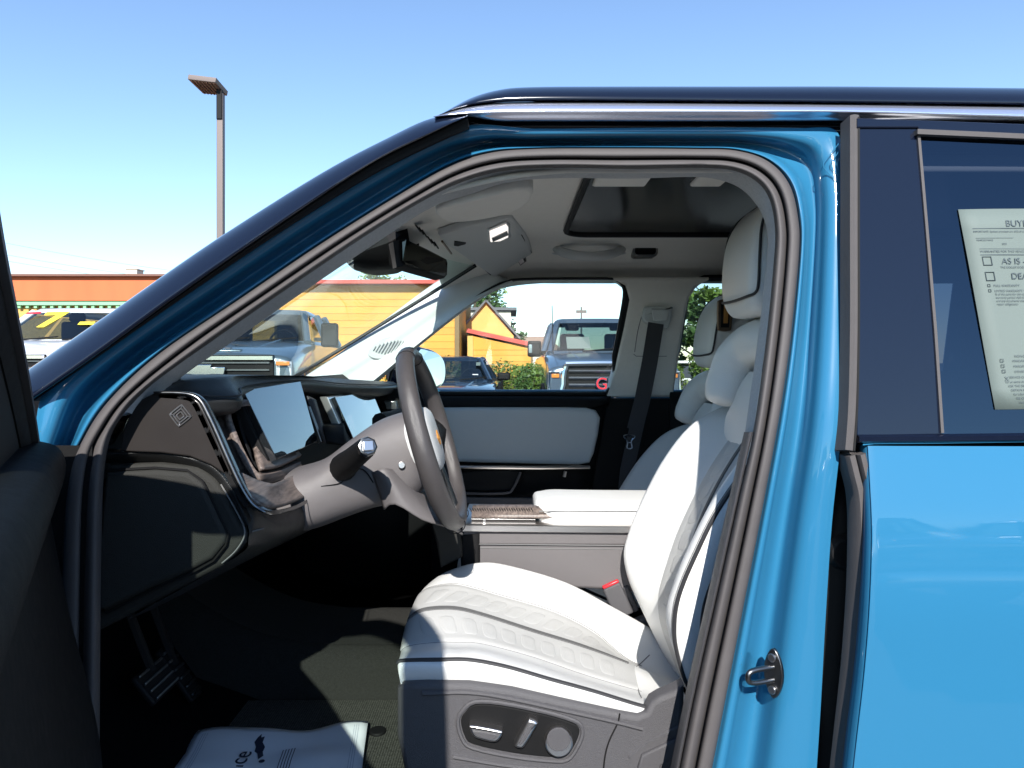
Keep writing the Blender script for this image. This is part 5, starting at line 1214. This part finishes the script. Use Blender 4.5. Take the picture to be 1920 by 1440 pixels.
def coupe_front(root, hw, secs, paint):
    zt = secs[2][2]
    MB().plate(lerp_poly([(-.6,zt-.10),(.6,zt-.10),(.6,zt-.22),(-.6,zt-.22)][::-1], -.03), (0, .06, 0), .01).build('upper_grille', M['black'], root)
    MB().plate(lerp_poly([(-.6,zt-.30),(.6,zt-.30),(.5,zt-.5),(-.5,zt-.5)][::-1], -.03), (0, .06, 0), .01).build('lower_grille', M['black'], root)
    for sx in (-1, 1):
        MB().box((sx*.75, -.0, zt-.15), (.24, .06, .09)).build('headlight', M['headlamp'], root, bevel=.02)
    MB().box((0, .8, zt+.05), (.5, .7, .04)).build('hood_bulge', paint, root, bevel=.02)
    MB().box((.52, 1.18, 1.02), (.10, .012, .012), Matrix.Rotation(.3, 3, 'X')).build('window_sticker', M['paper'], root)
GR = 'vehicles parked across the lot'
def psecs(zf, zc, w):
    return [(0.0,.5,zf-.12,w*.93),(.03,.46,zf-.03,w*.96),(.14,.44,zf,w*.985),(.55,.42,zf+(zc-zf)*.45,w),(1.40,.42,zc,w),(3.75,.42,zc-.01,w),(3.80,.42,zc-.03,w),(5.85,.46,zc-.03,w*.99)]
p1 = vehicle('pickup_truck', 'grey pickup with a chrome grille bar and a cross emblem, nose seen over the dashboard', -3.62, 8.35, 4.5, carpaint('truck_grey_paint', (.10,.14,.17), .5), psecs(1.34,1.52,1.04),
        dict(y0=1.30, y1=2.02, y2=3.4, y3=3.68, zb=1.50, zt=1.96, wb=.97, wt=.76, win=((.0,.46),(.50,1.0)), mh=.34), 1.04, (1.0, 4.7), truck_front_bar, GR, mirror_z=1.62)
p2 = vehicle('pickup_truck', 'slate blue pickup with chrome framed grille and red letters, seen through the far window', 1.56, 10.8, 0, carpaint('truck_slate_paint', (.085,.115,.155), .4), psecs(1.20,1.40,1.04),
        dict(y0=1.28, y1=2.02, y2=3.5, y3=3.68, zb=1.40, zt=1.98, wb=.97, wt=.78, win=((.0,.46),(.50,1.0)), mh=.28), 1.04, (1.0, 4.7), truck_front_box, GR, mirror_z=1.47, chrome_mirror=True)
p3 = vehicle('sports_coupe', 'low dark blue coupe parked in front of the hedge beside the far wing mirror', -1.17, 11.4, 0, carpaint('coupe_dark_paint', (.012,.022,.04), .3),
        [(0.0,.35,.68,.82),(.03,.28,.76,.88),(.16,.24,.80,.93),(.6,.22,.85,.95),(1.3,.22,.89,.95),(2.9,.22,.92,.96),(3.9,.24,.96,.95),(4.5,.34,.92,.85)],
        dict(y0=1.30, y1=2.15, y2=2.9, y3=4.0, zb=.90, zt=1.29, wb=.82, wt=.58, win=((.0,.6),(.64,.95)), mh=.14), .95, (.9, 3.7), coupe_front, GR, mirror_z=.98)
p4 = vehicle('white_truck', 'white truck with a yellow figure painted on its windshield, leftmost of the parked vehicles', -6.98, 9.4, 0, carpaint('truck_white_paint', (.78,.78,.78), .0), psecs(1.36,1.56,1.04),
        dict(y0=1.28, y1=2.02, y2=4.6, y3=5.1, zb=1.55, zt=2.06, wb=.97, wt=.80, win=((.0,.30),(.33,.62),(.66,1.0)), mh=.30), 1.04, (1.0, 4.7), truck_front_bar, GR, mirror_z=1.72)
coal = carpaint('truck_charcoal_paint', (.03,.032,.036), .3)
for lab, x, yy in (('charcoal pickup parked behind the camera, mirrored in the blue rear door', 2.6, -2.9), ('dark pickup parked behind the camera left of the charcoal one', -.9, -3.1), ('dark pickup parked behind the camera at the right end of its row', 5.9, -3.0)):
    o = vehicle('pickup_truck', lab, x, yy, 180, coal, psecs(1.20,1.40,1.04),
        dict(y0=1.28, y1=2.02, y2=3.5, y3=3.68, zb=1.40, zt=1.92, wb=.97, wt=.78, win=((.0,.46),(.50,1.0)), mh=.28), 1.04, (1.0, 4.7), truck_front_bar, 'pickups parked behind the camera', mirror_z=1.47)
    o.location.z = -.08
def wsp(u, t):
    """a point just outside the white truck's windshield"""
    y0, y1, zb, zt = 1.28, 2.02, 1.55, 2.06
    return V((u, y0+(y1-y0)*t-.085, zb+(zt-zb)*t+.012))
MB().ngon([wsp(-.42,.93), wsp(-.06,.95), wsp(-.08,.84), wsp(-.22,.42), wsp(-.34,.42), wsp(-.22,.82), wsp(-.41,.82)]).build('painted_figure', M['decal_reflection'], p4, smooth=False)
MB().ngon([wsp(.26,.60), wsp(.50,.60), wsp(.50,.50), wsp(.26,.50)]).build('painted_reflection', M['decal_reflection'], p4, smooth=False)  # yellow building's reflection in the glass, put in as a flat coloured bar
MB().ngon([wsp(-.72,.92), wsp(-.50,.94), wsp(-.50,.88), wsp(-.72,.85)]).build('red_figure', M['red'], p4, smooth=False)
def stick(root, y0, y1, zb, zt, u0, u1, t0, t1):
    q = lambda u, t: V((u, y0+(y1-y0)*t-.075, zb+(zt-zb)*t+.012))
    MB().ngon([q(u0,t0), q(u1,t0), q(u1,t1), q(u0,t1)]).build('windshield_sheet', M['guide'], root, smooth=False)
stick(p2, 1.28, 2.02, 1.40, 1.98, -.62, -.22, .10, .46)
stick(p3, 1.30, 2.15, .90, 1.29, .50, .58, .68, .84)
MB().tube([V((-.1, 2.3, 2.0)), V((-.1, 2.36, 2.10))], .02, 6).build('roof_fin', M['black'], p1)

# ================================================================ buildings
M['yellow'] = mat('yellow_siding', (.62, .30, .045), .7, noise=.06, nscale=3)
M['yellow2'] = mat('pale_yellow_wall', (.62, .37, .11), .8, noise=.05, nscale=2)
M['orange'] = mat('orange_fascia', (.52, .13, .045), .75, noise=.05, nscale=2)
M['redtrim'] = mat('red_trim', (.50, .07, .05), .6)
M['greentrim'] = mat('green_trim', (.22, .48, .26), .7)
M['brown'] = mat('brown_cap', (.16, .075, .05), .6)
M['tan'] = mat('tan_roof', (.30, .19, .14), .85, noise=.15, nscale=4)
M['slate'] = mat('slate_roof', (.13, .13, .14), .8, noise=.2, nscale=10)
M['cream'] = mat('cream_siding', (.62, .56, .46), .8)
for k_ in ('yellow', 'yellow2', 'orange', 'cream'): vary(M[k_], .10)
M['postbrown'] = mat('weathered_post', (.20, .13, .06), .8)
def siding(root, x0, x1, y, z0, z1, n, m, ztop=None):
    """lapped boards, one object each; the wall runs along X and faces us"""
    h = (z1-z0)/n
    for k in range(n):
        a = z0+k*h
        MB().add([(x0,y,a),(x1,y,a),(x1,y-.024,a),(x0,y-.024,a),(x0,y,a+h+.01),(x1,y,a+h+.01),(x1,y-.012,a+h+.01),(x0,y-.012,a+h+.01)],
                 [(0,1,2,3),(4,7,6,5),(3,2,6,7),(0,3,7,4),(1,5,6,2),(0,4,5,1)]).build('siding_board', m, root, smooth=False)
b1_ = empty('flat_roof_building', (-13, 20, ZG), label='yellow building with an orange fascia and green dentil trim, left behind the white truck', category='building')
MB().box((0, 4, 1.55), (9.0, 8, 3.1)).build('wall', M['yellow2'], b1_)
MB().box((0, -.10, 3.30), (9.2, .20, .68)).build('orange_fascia', M['orange'], b1_)
MB().box((0, 3.9, 3.66), (9.3, 8.5, .06)).build('roof_cap', M['brown'], b1_)
MB().box((0, -.09, 2.895), (9.1, .14, .11)).build('green_band', M['greentrim'], b1_)
for k in range(39):
    MB().box((-4.5+.23*k, -.07, 2.80), (.085, .10, .08)).build('dentil', M['greentrim'], b1_)
o = MB(); o.box((-11.7, 22, ZG+3.94), (.34, .4, .30)).box((-11.7, 22, ZG+4.105), (.40, .46, .03))
tagged(o.build('roof_vent', M['cream'], None, bevel=.01), 'small pale roof vent box on the orange topped building', 'vent')
b2_ = empty('yellow_building', (-4.4, 19, ZG), label='long yellow clapboard wall with a thin red roof edge seen through the windshield', category='building')
MB().box((0, 3, 1.66), (5.9, 5.9, 3.32)).build('wall', M['yellow'], b2_)
siding(b2_, -3.0, 2.86, .03, .1, 3.30, 17, M['yellow'])
MB().box((0, 2.9, 3.37), (6.2, 6.4, .10)).build('red_roof_edge', M['redtrim'], b2_)
MB().box((2.93, .02, 1.65), (.12, .12, 3.3)).build('corner_post', M['postbrown'], b2_)
b3_ = empty('gabled_shed', (-.9, 22.5, ZG), label='yellow gabled shed with a grey roof and brown posts behind the hedge', category='shed')
gy = MB(); gy.add([(-.95,0,0),(.95,0,0),(.95,0,2.1),(0.08,0,3.15),(-.95,0,2.0)], [(0,1,2,3,4)]); gy.add([(-.95,4,0),(.95,4,0),(.95,4,2.1),(0.08,4,3.15),(-.95,4,2.0)], [(4,3,2,1,0)])
gy.add([(-.95,0,0),(-.95,4,0),(-.95,4,2.0),(-.95,0,2.0),(.95,0,0),(.95,4,0),(.95,4,2.1),(.95,0,2.1)], [(0,1,2,3),(4,7,6,5)]); gy.build('gable_wall', M['yellow2'], b3_, smooth=False)
for pa, pb in (((-1.15,1.78),(0.08,3.20)), ((.08,3.20),(1.15,2.0))):
    MB().prof([V((pa[0], -.15, pa[1])), V((pb[0], -.15, pb[1]))], [(-.03,-4.3),(-.03,0),(.03,0),(.03,-4.3)]).build('roof_slope', M['slate'], b3_)
for x in (-.98, -.62): MB().box((x, -.16, 1.0), (.10, .12, 2.0)).build('post', M['postbrown'], b3_)
b4_ = empty('lean_to_shed', (.1, 20.5, ZG), label='low yellow clapboard shed with a sloping red roof edge', category='shed')
MB().box((-.40, 1.0, .9), (1.7, 1.9, 1.8)).build('wall', M['yellow'], b4_)
siding(b4_, -1.26, .46, .03, .05, 1.62, 9, M['yellow'])
wl_ = MB(); wl_.add([(-1.26,.0,1.6),(.46,.0,1.6),(.46,.0,1.62),(-1.26,.0,2.02)], [(0,1,2,3)]); wl_.build('gable_strip', M['yellow'], b4_, smooth=False)
MB().prof([V((-1.40, -.1, 2.16)), V((.62, -.1, 1.72))], [(-.06,-2.3),(-.06,0),(.06,0),(.06,-2.3)]).build('red_roof_edge', M['redtrim'], b4_)
MB().box((-1.30, -.06, 1.0), (.16, .12, 2.0)).build('corner_post', M['yellow2'], b4_)
MB().box((.47, -.06, .85), (.06, .08, 1.7)).build('corner_post', M['postbrown'], b4_)
b5_ = empty('cream_house', (-1.0, 30, ZG), label='cream clapboard house half hidden behind the yellow gable', category='house')
MB().box((0, 2, 1.7), (1.9, 4, 3.4)).build('wall', M['cream'], b5_)
MB().box((.1, 2, 3.5), (2.2, 4.3, .12)).build('roof', M['slate'], b5_)
MB().box((.55, -.03, 2.6), (.4, .06, .6)).build('window', M['vglass'], b5_)
b6_ = empty('tan_roofed_house', (1.6, 52, ZG), label='distant house with a tan hipped roof above the hedge', category='house')
MB().box((0, 3, 1.1), (3.6, 6, 2.2)).build('wall', M['cream'], b6_)
rf_ = MB(); rf_.add([(-2.2,-.4,2.1),(2.2,-.4,2.1),(2.2,6.4,2.1),(-2.2,6.4,2.1),(-1.5,2.6,3.25),(1.0,2.6,3.25)], [(0,1,5,4),(1,2,5),(2,3,4,5),(3,0,4)]); rf_.build('roof', M['tan'], b6_, smooth=False)
b7_ = empty('dealership_building', (38, -24, -.08), label='white dealership building with a dark pitched roof behind the camera', category='building')
MB().box((0, -4, 2.2), (26, 8, 4.4)).build('wall', M['cream'], b7_)
rf_ = MB(); rf_.add([(-13.6,.8,4.3),(13.6,.8,4.3),(13.6,-8.8,4.3),(-13.6,-8.8,4.3),(-6,-4,8.4),(9,-4,8.4)], [(1,0,4,5),(0,3,4),(3,2,5,4),(2,1,5)]); rf_.build('roof', M['slate'], b7_, smooth=False)
for k in range(8): MB().box((-10.5+3*k, .03, 1.7), (2.2, .06, 2.4)).build('window', M['vglass'], b7_)

# ================================================================ light pole, poles and wires
lp_ = empty('lamp_post', (P(414, 680, 15.5).x, 15.5, ZG), label='tall bronze parking lot light pole with a flat head', category='street light')
M['pole'] = mat('bronze_pole', (.155, .125, .115), .5, .4)
MB().box((0, 0, 3.65), (.145, .145, 6.9), top=.92).build('pole', M['pole'], lp_, bevel=.01)
MB().box((0, 0, .22), (.5, .5, .44)).build('base', M['cream'], lp_, bevel=.03)
MB().box((0, -.02, 6.85), (.12, .16, .65)).build('head_bracket', M['black'], lp_, bevel=.01)
hd_ = MB(); hd_.plate([V((x, y, z)) for x, y, z in ((-.57,-.34,7.29),(.02,-.34,7.22),(.08,.14,7.11),(-.45,.14,7.16))], V((.02, 0, .10)), .01); hd_ = hd_.build('lamp_head', M['pole'], lp_)
for k in range(7):
    t = (k+.5)/7; a = V((-.54+.56*t, -.31, 7.272-.065*t)); b = V((-.43+.49*t, .12, 7.150-.045*t))
    MB().tube([a, b], .012, 5).build('lamp_fin', M['brown'], hd_)
o = MB(); x_ = P(1090, 680, 60).x; o.tube([V((x_, 60, ZG)), V((x_, 60, 6.1))], .07, 6).box((x_, 60, 5.7), (.9, .1, .25))
tagged(o.build('utility_pole', M['pole'], None), 'thin distant pole rising above the slate pickup', 'pole')
for k, (ya, yb) in enumerate(((452, 508), (478, 520), (492, 526))):
    a, b = P(-260, ya-52, 40), P(640, yb+26, 60)
    pts = [a.lerp(b, t)+V((0, 0, -.8*math.sin(t*math.pi))) for t in [i/14 for i in range(15)]]
    tagged(MB().tube(pts, .016, 5).build('power_line', mat('wire', (.30,.33,.38), .8) if k == 0 else bpy.data.materials['wire'], None), ('topmost', 'middle', 'lowest')[k]+' of the three thin overhead wires above the orange topped building', 'wire', 'overhead wires')

# ================================================================ plants
def leafmat(name, c):
    m = mat(name, c, .55, noise=.45, nscale=1.7); b = m.node_tree.nodes['Principled BSDF']
    b.inputs['Transmission Weight'].default_value = 0; b.inputs['Subsurface Weight'].default_value = 0
    return m
LEAF = [leafmat('leaf_green', (.085,.15,.022)), leafmat('leaf_dark', (.045,.095,.022)), leafmat('leaf_light', (.13,.19,.035)), leafmat('leaf_dry', (.16,.15,.05))]
M['bark'] = mat('bark', (.10,.075,.05), .9, noise=.3, nscale=12, bump=.8, bscale=40)
rnd = random.Random(11)
def leaves(mb, c, rx, ry, rz, n, size, mi, hollow=.55):
    for _ in range(n):
        d = V((rnd.gauss(0,1), rnd.gauss(0,1), rnd.gauss(0,1))).normalized()*(hollow+(1-hollow)*rnd.random())
        p = V(c)+V((d.x*rx, d.y*ry, d.z*rz))
        u = V((rnd.gauss(0,1), rnd.gauss(0,1), rnd.gauss(0,.6))).normalized(); w = u.cross(V((rnd.gauss(0,1), rnd.gauss(0,1), rnd.gauss(0,1)))).normalized()
        s = size*rnd.uniform(.6, 1.3)
        mb.add([p-u*s, p+w*s*.4, p+u*s, p-w*s*.4], [(0,1,2,3)], mi)
def shrub(name, x, y, h, r, mi, label, group, n=900, size=.055):
    root = empty(name, (x, y, ZG), label=label, category='shrub', group=group)
    mb = MB(); k = 9
    for i in range(k):
        a = rnd.uniform(0, 6.28); q = rnd.uniform(.15, .75)*r; zz = rnd.uniform(.35, .82)*h
        s = rnd.uniform(.34, .52)
        leaves(mb, (q*math.cos(a), q*math.sin(a), zz), r*s, r*s, h*s*.55, n//k, size, 0 if rnd.random() < .7 else 1)
    mb.build('foliage', [LEAF[mi], LEAF[(mi+2) % 3]], root, smooth=False)
    st__ = MB()
    for i in range(4):
        a = rnd.uniform(0, 6.28); st__.tube([V((0,0,0)), V((.3*r*math.cos(a), .3*r*math.sin(a), h*.4)), V((.5*r*math.cos(a), .5*r*math.sin(a), h*.75))], [.03,.02,.01], 5)
    st__.build('stem', M['bark'], root)
hx = [-2.6,-2.0,-1.45,-.95,-.45,.05,.5,.95,1.4,2.3,3.0,3.7,4.4]
for i, x in enumerate(hx):
    shrub('hedge_shrub', x, 16.6+rnd.uniform(-.3,.3), 1.42+rnd.uniform(-.12,.12)-(.12 if 0 < x < 1.2 else 0), .52, i % 3, 'leafy green shrub in the hedge behind the parked coupe and slate pickup', 'hedge shrubs', 1100)
shrub('bush', .50, 14.3, 1.15, .62, 1, 'dark glossy bush between the coupe and the slate pickup', None, 1600, .05)
shrub('bush', -.10, 15.3, 1.25, .5, 2, 'light green feathery bush rising behind the coupe', None, 1400, .045)
def tree(name, x, y, h, crown, mi, label, group=None, n=3500, size=.13, spread=1.0):
    root = empty(name, (x, y, ZG), label=label, category='tree', group=group)
    tr = MB(); tr.tube([V((0,0,0)), V((.05,.0,h*.3)), V((-.03,.05,h*.6)), V((0,0,h*.9))], [h*.03, h*.024, h*.015, h*.006], 8)
    fo = MB(); k = 16
    for i in range(k):
        a = i*2.4+rnd.uniform(-.3,.3); t = .35+.62*i/(k-1); q = crown*(1.0-.75*abs(t-.55)/.55)*rnd.uniform(.45,1)*spread
        c = V((q*math.cos(a), q*math.sin(a), h*t))
        tr.tube([V((0,0,h*t*.75)), c*.6+V((0,0,h*t*.4)), c], [h*.010, h*.007, h*.003], 5)
        s = crown*rnd.uniform(.28,.42)
        leaves(fo, c, s, s, s*.62, n//k, size, 0 if rnd.random() < .6 else 1, .2)
    tr.build('trunk', M['bark'], root); fo.build('crown', [LEAF[mi], LEAF[(mi+1) % 3]], root, smooth=False)
tree('tree', -1.75, 34, 5.3, 2.0, 1, 'tall airy tree rising behind the yellow gable', None, 4200, .14)
tree('tree', -.15, 38, 3.0, 1.2, 0, 'small round tree beside the cream house', None, 1800, .12)
tree('tree', -7.4, 40, 6.3, 2.3, 2, 'pale tree top showing over the red roof edge', None, 2600, .16)
for i, (x, y, h) in enumerate(((5.4, 20, 3.2), (6.9, 21, 3.5), (8.6, 20.5, 3.0), (7.7, 24, 3.6))):
    tree('tree', x, y, h, 1.35, i % 2, 'dense green tree beyond the far rear window', 'trees beyond the far rear window', 6500, .10)
fn = empty('rail_fence', (6.2, 18.2, ZG), label='white rail fence in front of the trees beyond the rear window', category='fence')
M['whitepaint'] = mat('white_paint', (.78,.78,.76), .6)
for z in (1.25, .8): MB().box((0, 0, z), (5, .04, .06)).build('rail', M['whitepaint'], fn)
for x in (-2.4, -.8, .8, 2.4): MB().box((x, .03, .7), (.09, .06, 1.4)).build('post', M['whitepaint'], fn)
LOCAL[0] = False

# ================================================================ the paper in the rear door window
bgd = MB()
pc = [P(1796,393,GY(393)-.004), P(1960,389,GY(389)-.004), P(2055,389,GY(389)-.004)]
tl_, bl_ = P(1796,393,GY(393)-.0016), P(1866,768,GY(768)-.0016)
xd = V((1, 0, .012)).normalized(); yd = (tl_-bl_).normalized(); hgt = (tl_-bl_).length; wdt = hgt*.72
nn = xd.cross(yd).normalized(); nn = nn if nn.y < 0 else -nn
def gp(u, v, l=0.0): return tl_+xd*(u*wdt)-yd*(v*hgt)+nn*l
rows = [[gp(i/8, j/10, .0008+.0008*math.sin(i*.9+j*.5)) for i in range(9)] for j in range(11)]
bgd.grid(rows); guide = tagged(bgd.build('buyers_guide', M['guide'], None, thick=.0004), 'pale green printed sheet on the rear door window', 'paper')
def gt(body, size, u, v, name='printed_text', al='LEFT'):
    return text(name, body, size*hgt, gp(u, v, .0022), xd, yd, M['guideink'], guide, al, .00005)
gt('BUYERS GUIDE', .046, .30, .092)
def gline(v, u0, u1, w=.0009):
    MB().ngon([gp(u0,v,.0022), gp(u1,v,.0022), gp(u1,v+w/hgt,.0022), gp(u0,v+w/hgt,.0022)]).build('printed_line', M['guideink'], guide, smooth=False)
gline(.100,.07,.97)
gt('IMPORTANT: Spoken promises are difficult to enforce. Ask the dealer to put', .0135, .07, .122)
gline(.150,.08,.34,.0005); gline(.150,.42,.64,.0005); gline(.150,.70,.95,.0005)
gt('VEHICLE MAKE', .0125, .08, .166); gt('MODEL', .0125, .42, .166); gt('YEAR', .0125, .70, .166)
gt('2025', .013, .25, .186)
gline(.205,.09,.95,.0005); gt('WARRANTIES FOR THIS VEHICLE:', .016, .09, .225); gline(.235,.09,.95)
def gbox(u, v, s, t=.0009):
    c = [gp(u, v, .0022), gp(u+s/.72, v, .0022), gp(u+s/.72, v+s, .0022), gp(u, v+s, .0022)]
    MB().tube(c, t, 4, closed=True).build('tick_box', M['guideink'], guide, smooth=False)
gbox(.10,.247,.042); gt('AS IS - NO DEALER WARRANTY', .044, .225, .284); gt('THE DEALER DOES NOT PROVIDE A WARRANTY FOR ANY REPAIRS', .0145, .21, .305)
gbox(.10,.325,.042); gt('DEALER WARRANTY', .044, .27, .360)
gbox(.10,.386,.012,.0005); gt('FULL WARRANTY', .016, .14, .398)
gbox(.10,.412,.012,.0005)
for k, s_ in enumerate(('LIMITED WARRANTY. The dealer will pay % of the labor and', '% of the parts for the covered systems that fail during the', 'warranty period. Ask the dealer for a copy of the warranty', 'and any documents that explain coverage, exclusions and', 'repair obligations.')):
    gt(s_, .0145, .14, .424+.0165*k)
gt('NON-DEALER WARRANTIES FOR THIS VEHICLE', .0155, .19, .748)
for k, s_ in enumerate(("MANUFACTURER'S WARRANTY STILL APPLIES", "MANUFACTURER'S USED VEHICLE WARRANTY", 'OTHER USED VEHICLE WARRANTY APPLIES')):
    gbox(.09,.757+.026*k,.014,.0005); gt(s_, .0145, .17, .771+.026*k)
gt('X', .03, .095, .862); gt('SERVICE CONTRACT. A service contract on this vehicle is available', .0145, .13, .850)
for k, s_ in enumerate(('for an extra charge. Ask for details about coverage.', 'ASK THE DEALER IF YOUR MECHANIC CAN INSPECT', 'OBTAIN A VEHICLE HISTORY REPORT', 'for information on how to obtain a report, visit', 'SEE OTHER SIDE for important additional information', 'Visit for more on buying a used vehicle')):
    gt(s_, .0145, .10+.012*k, .872+.020*k)
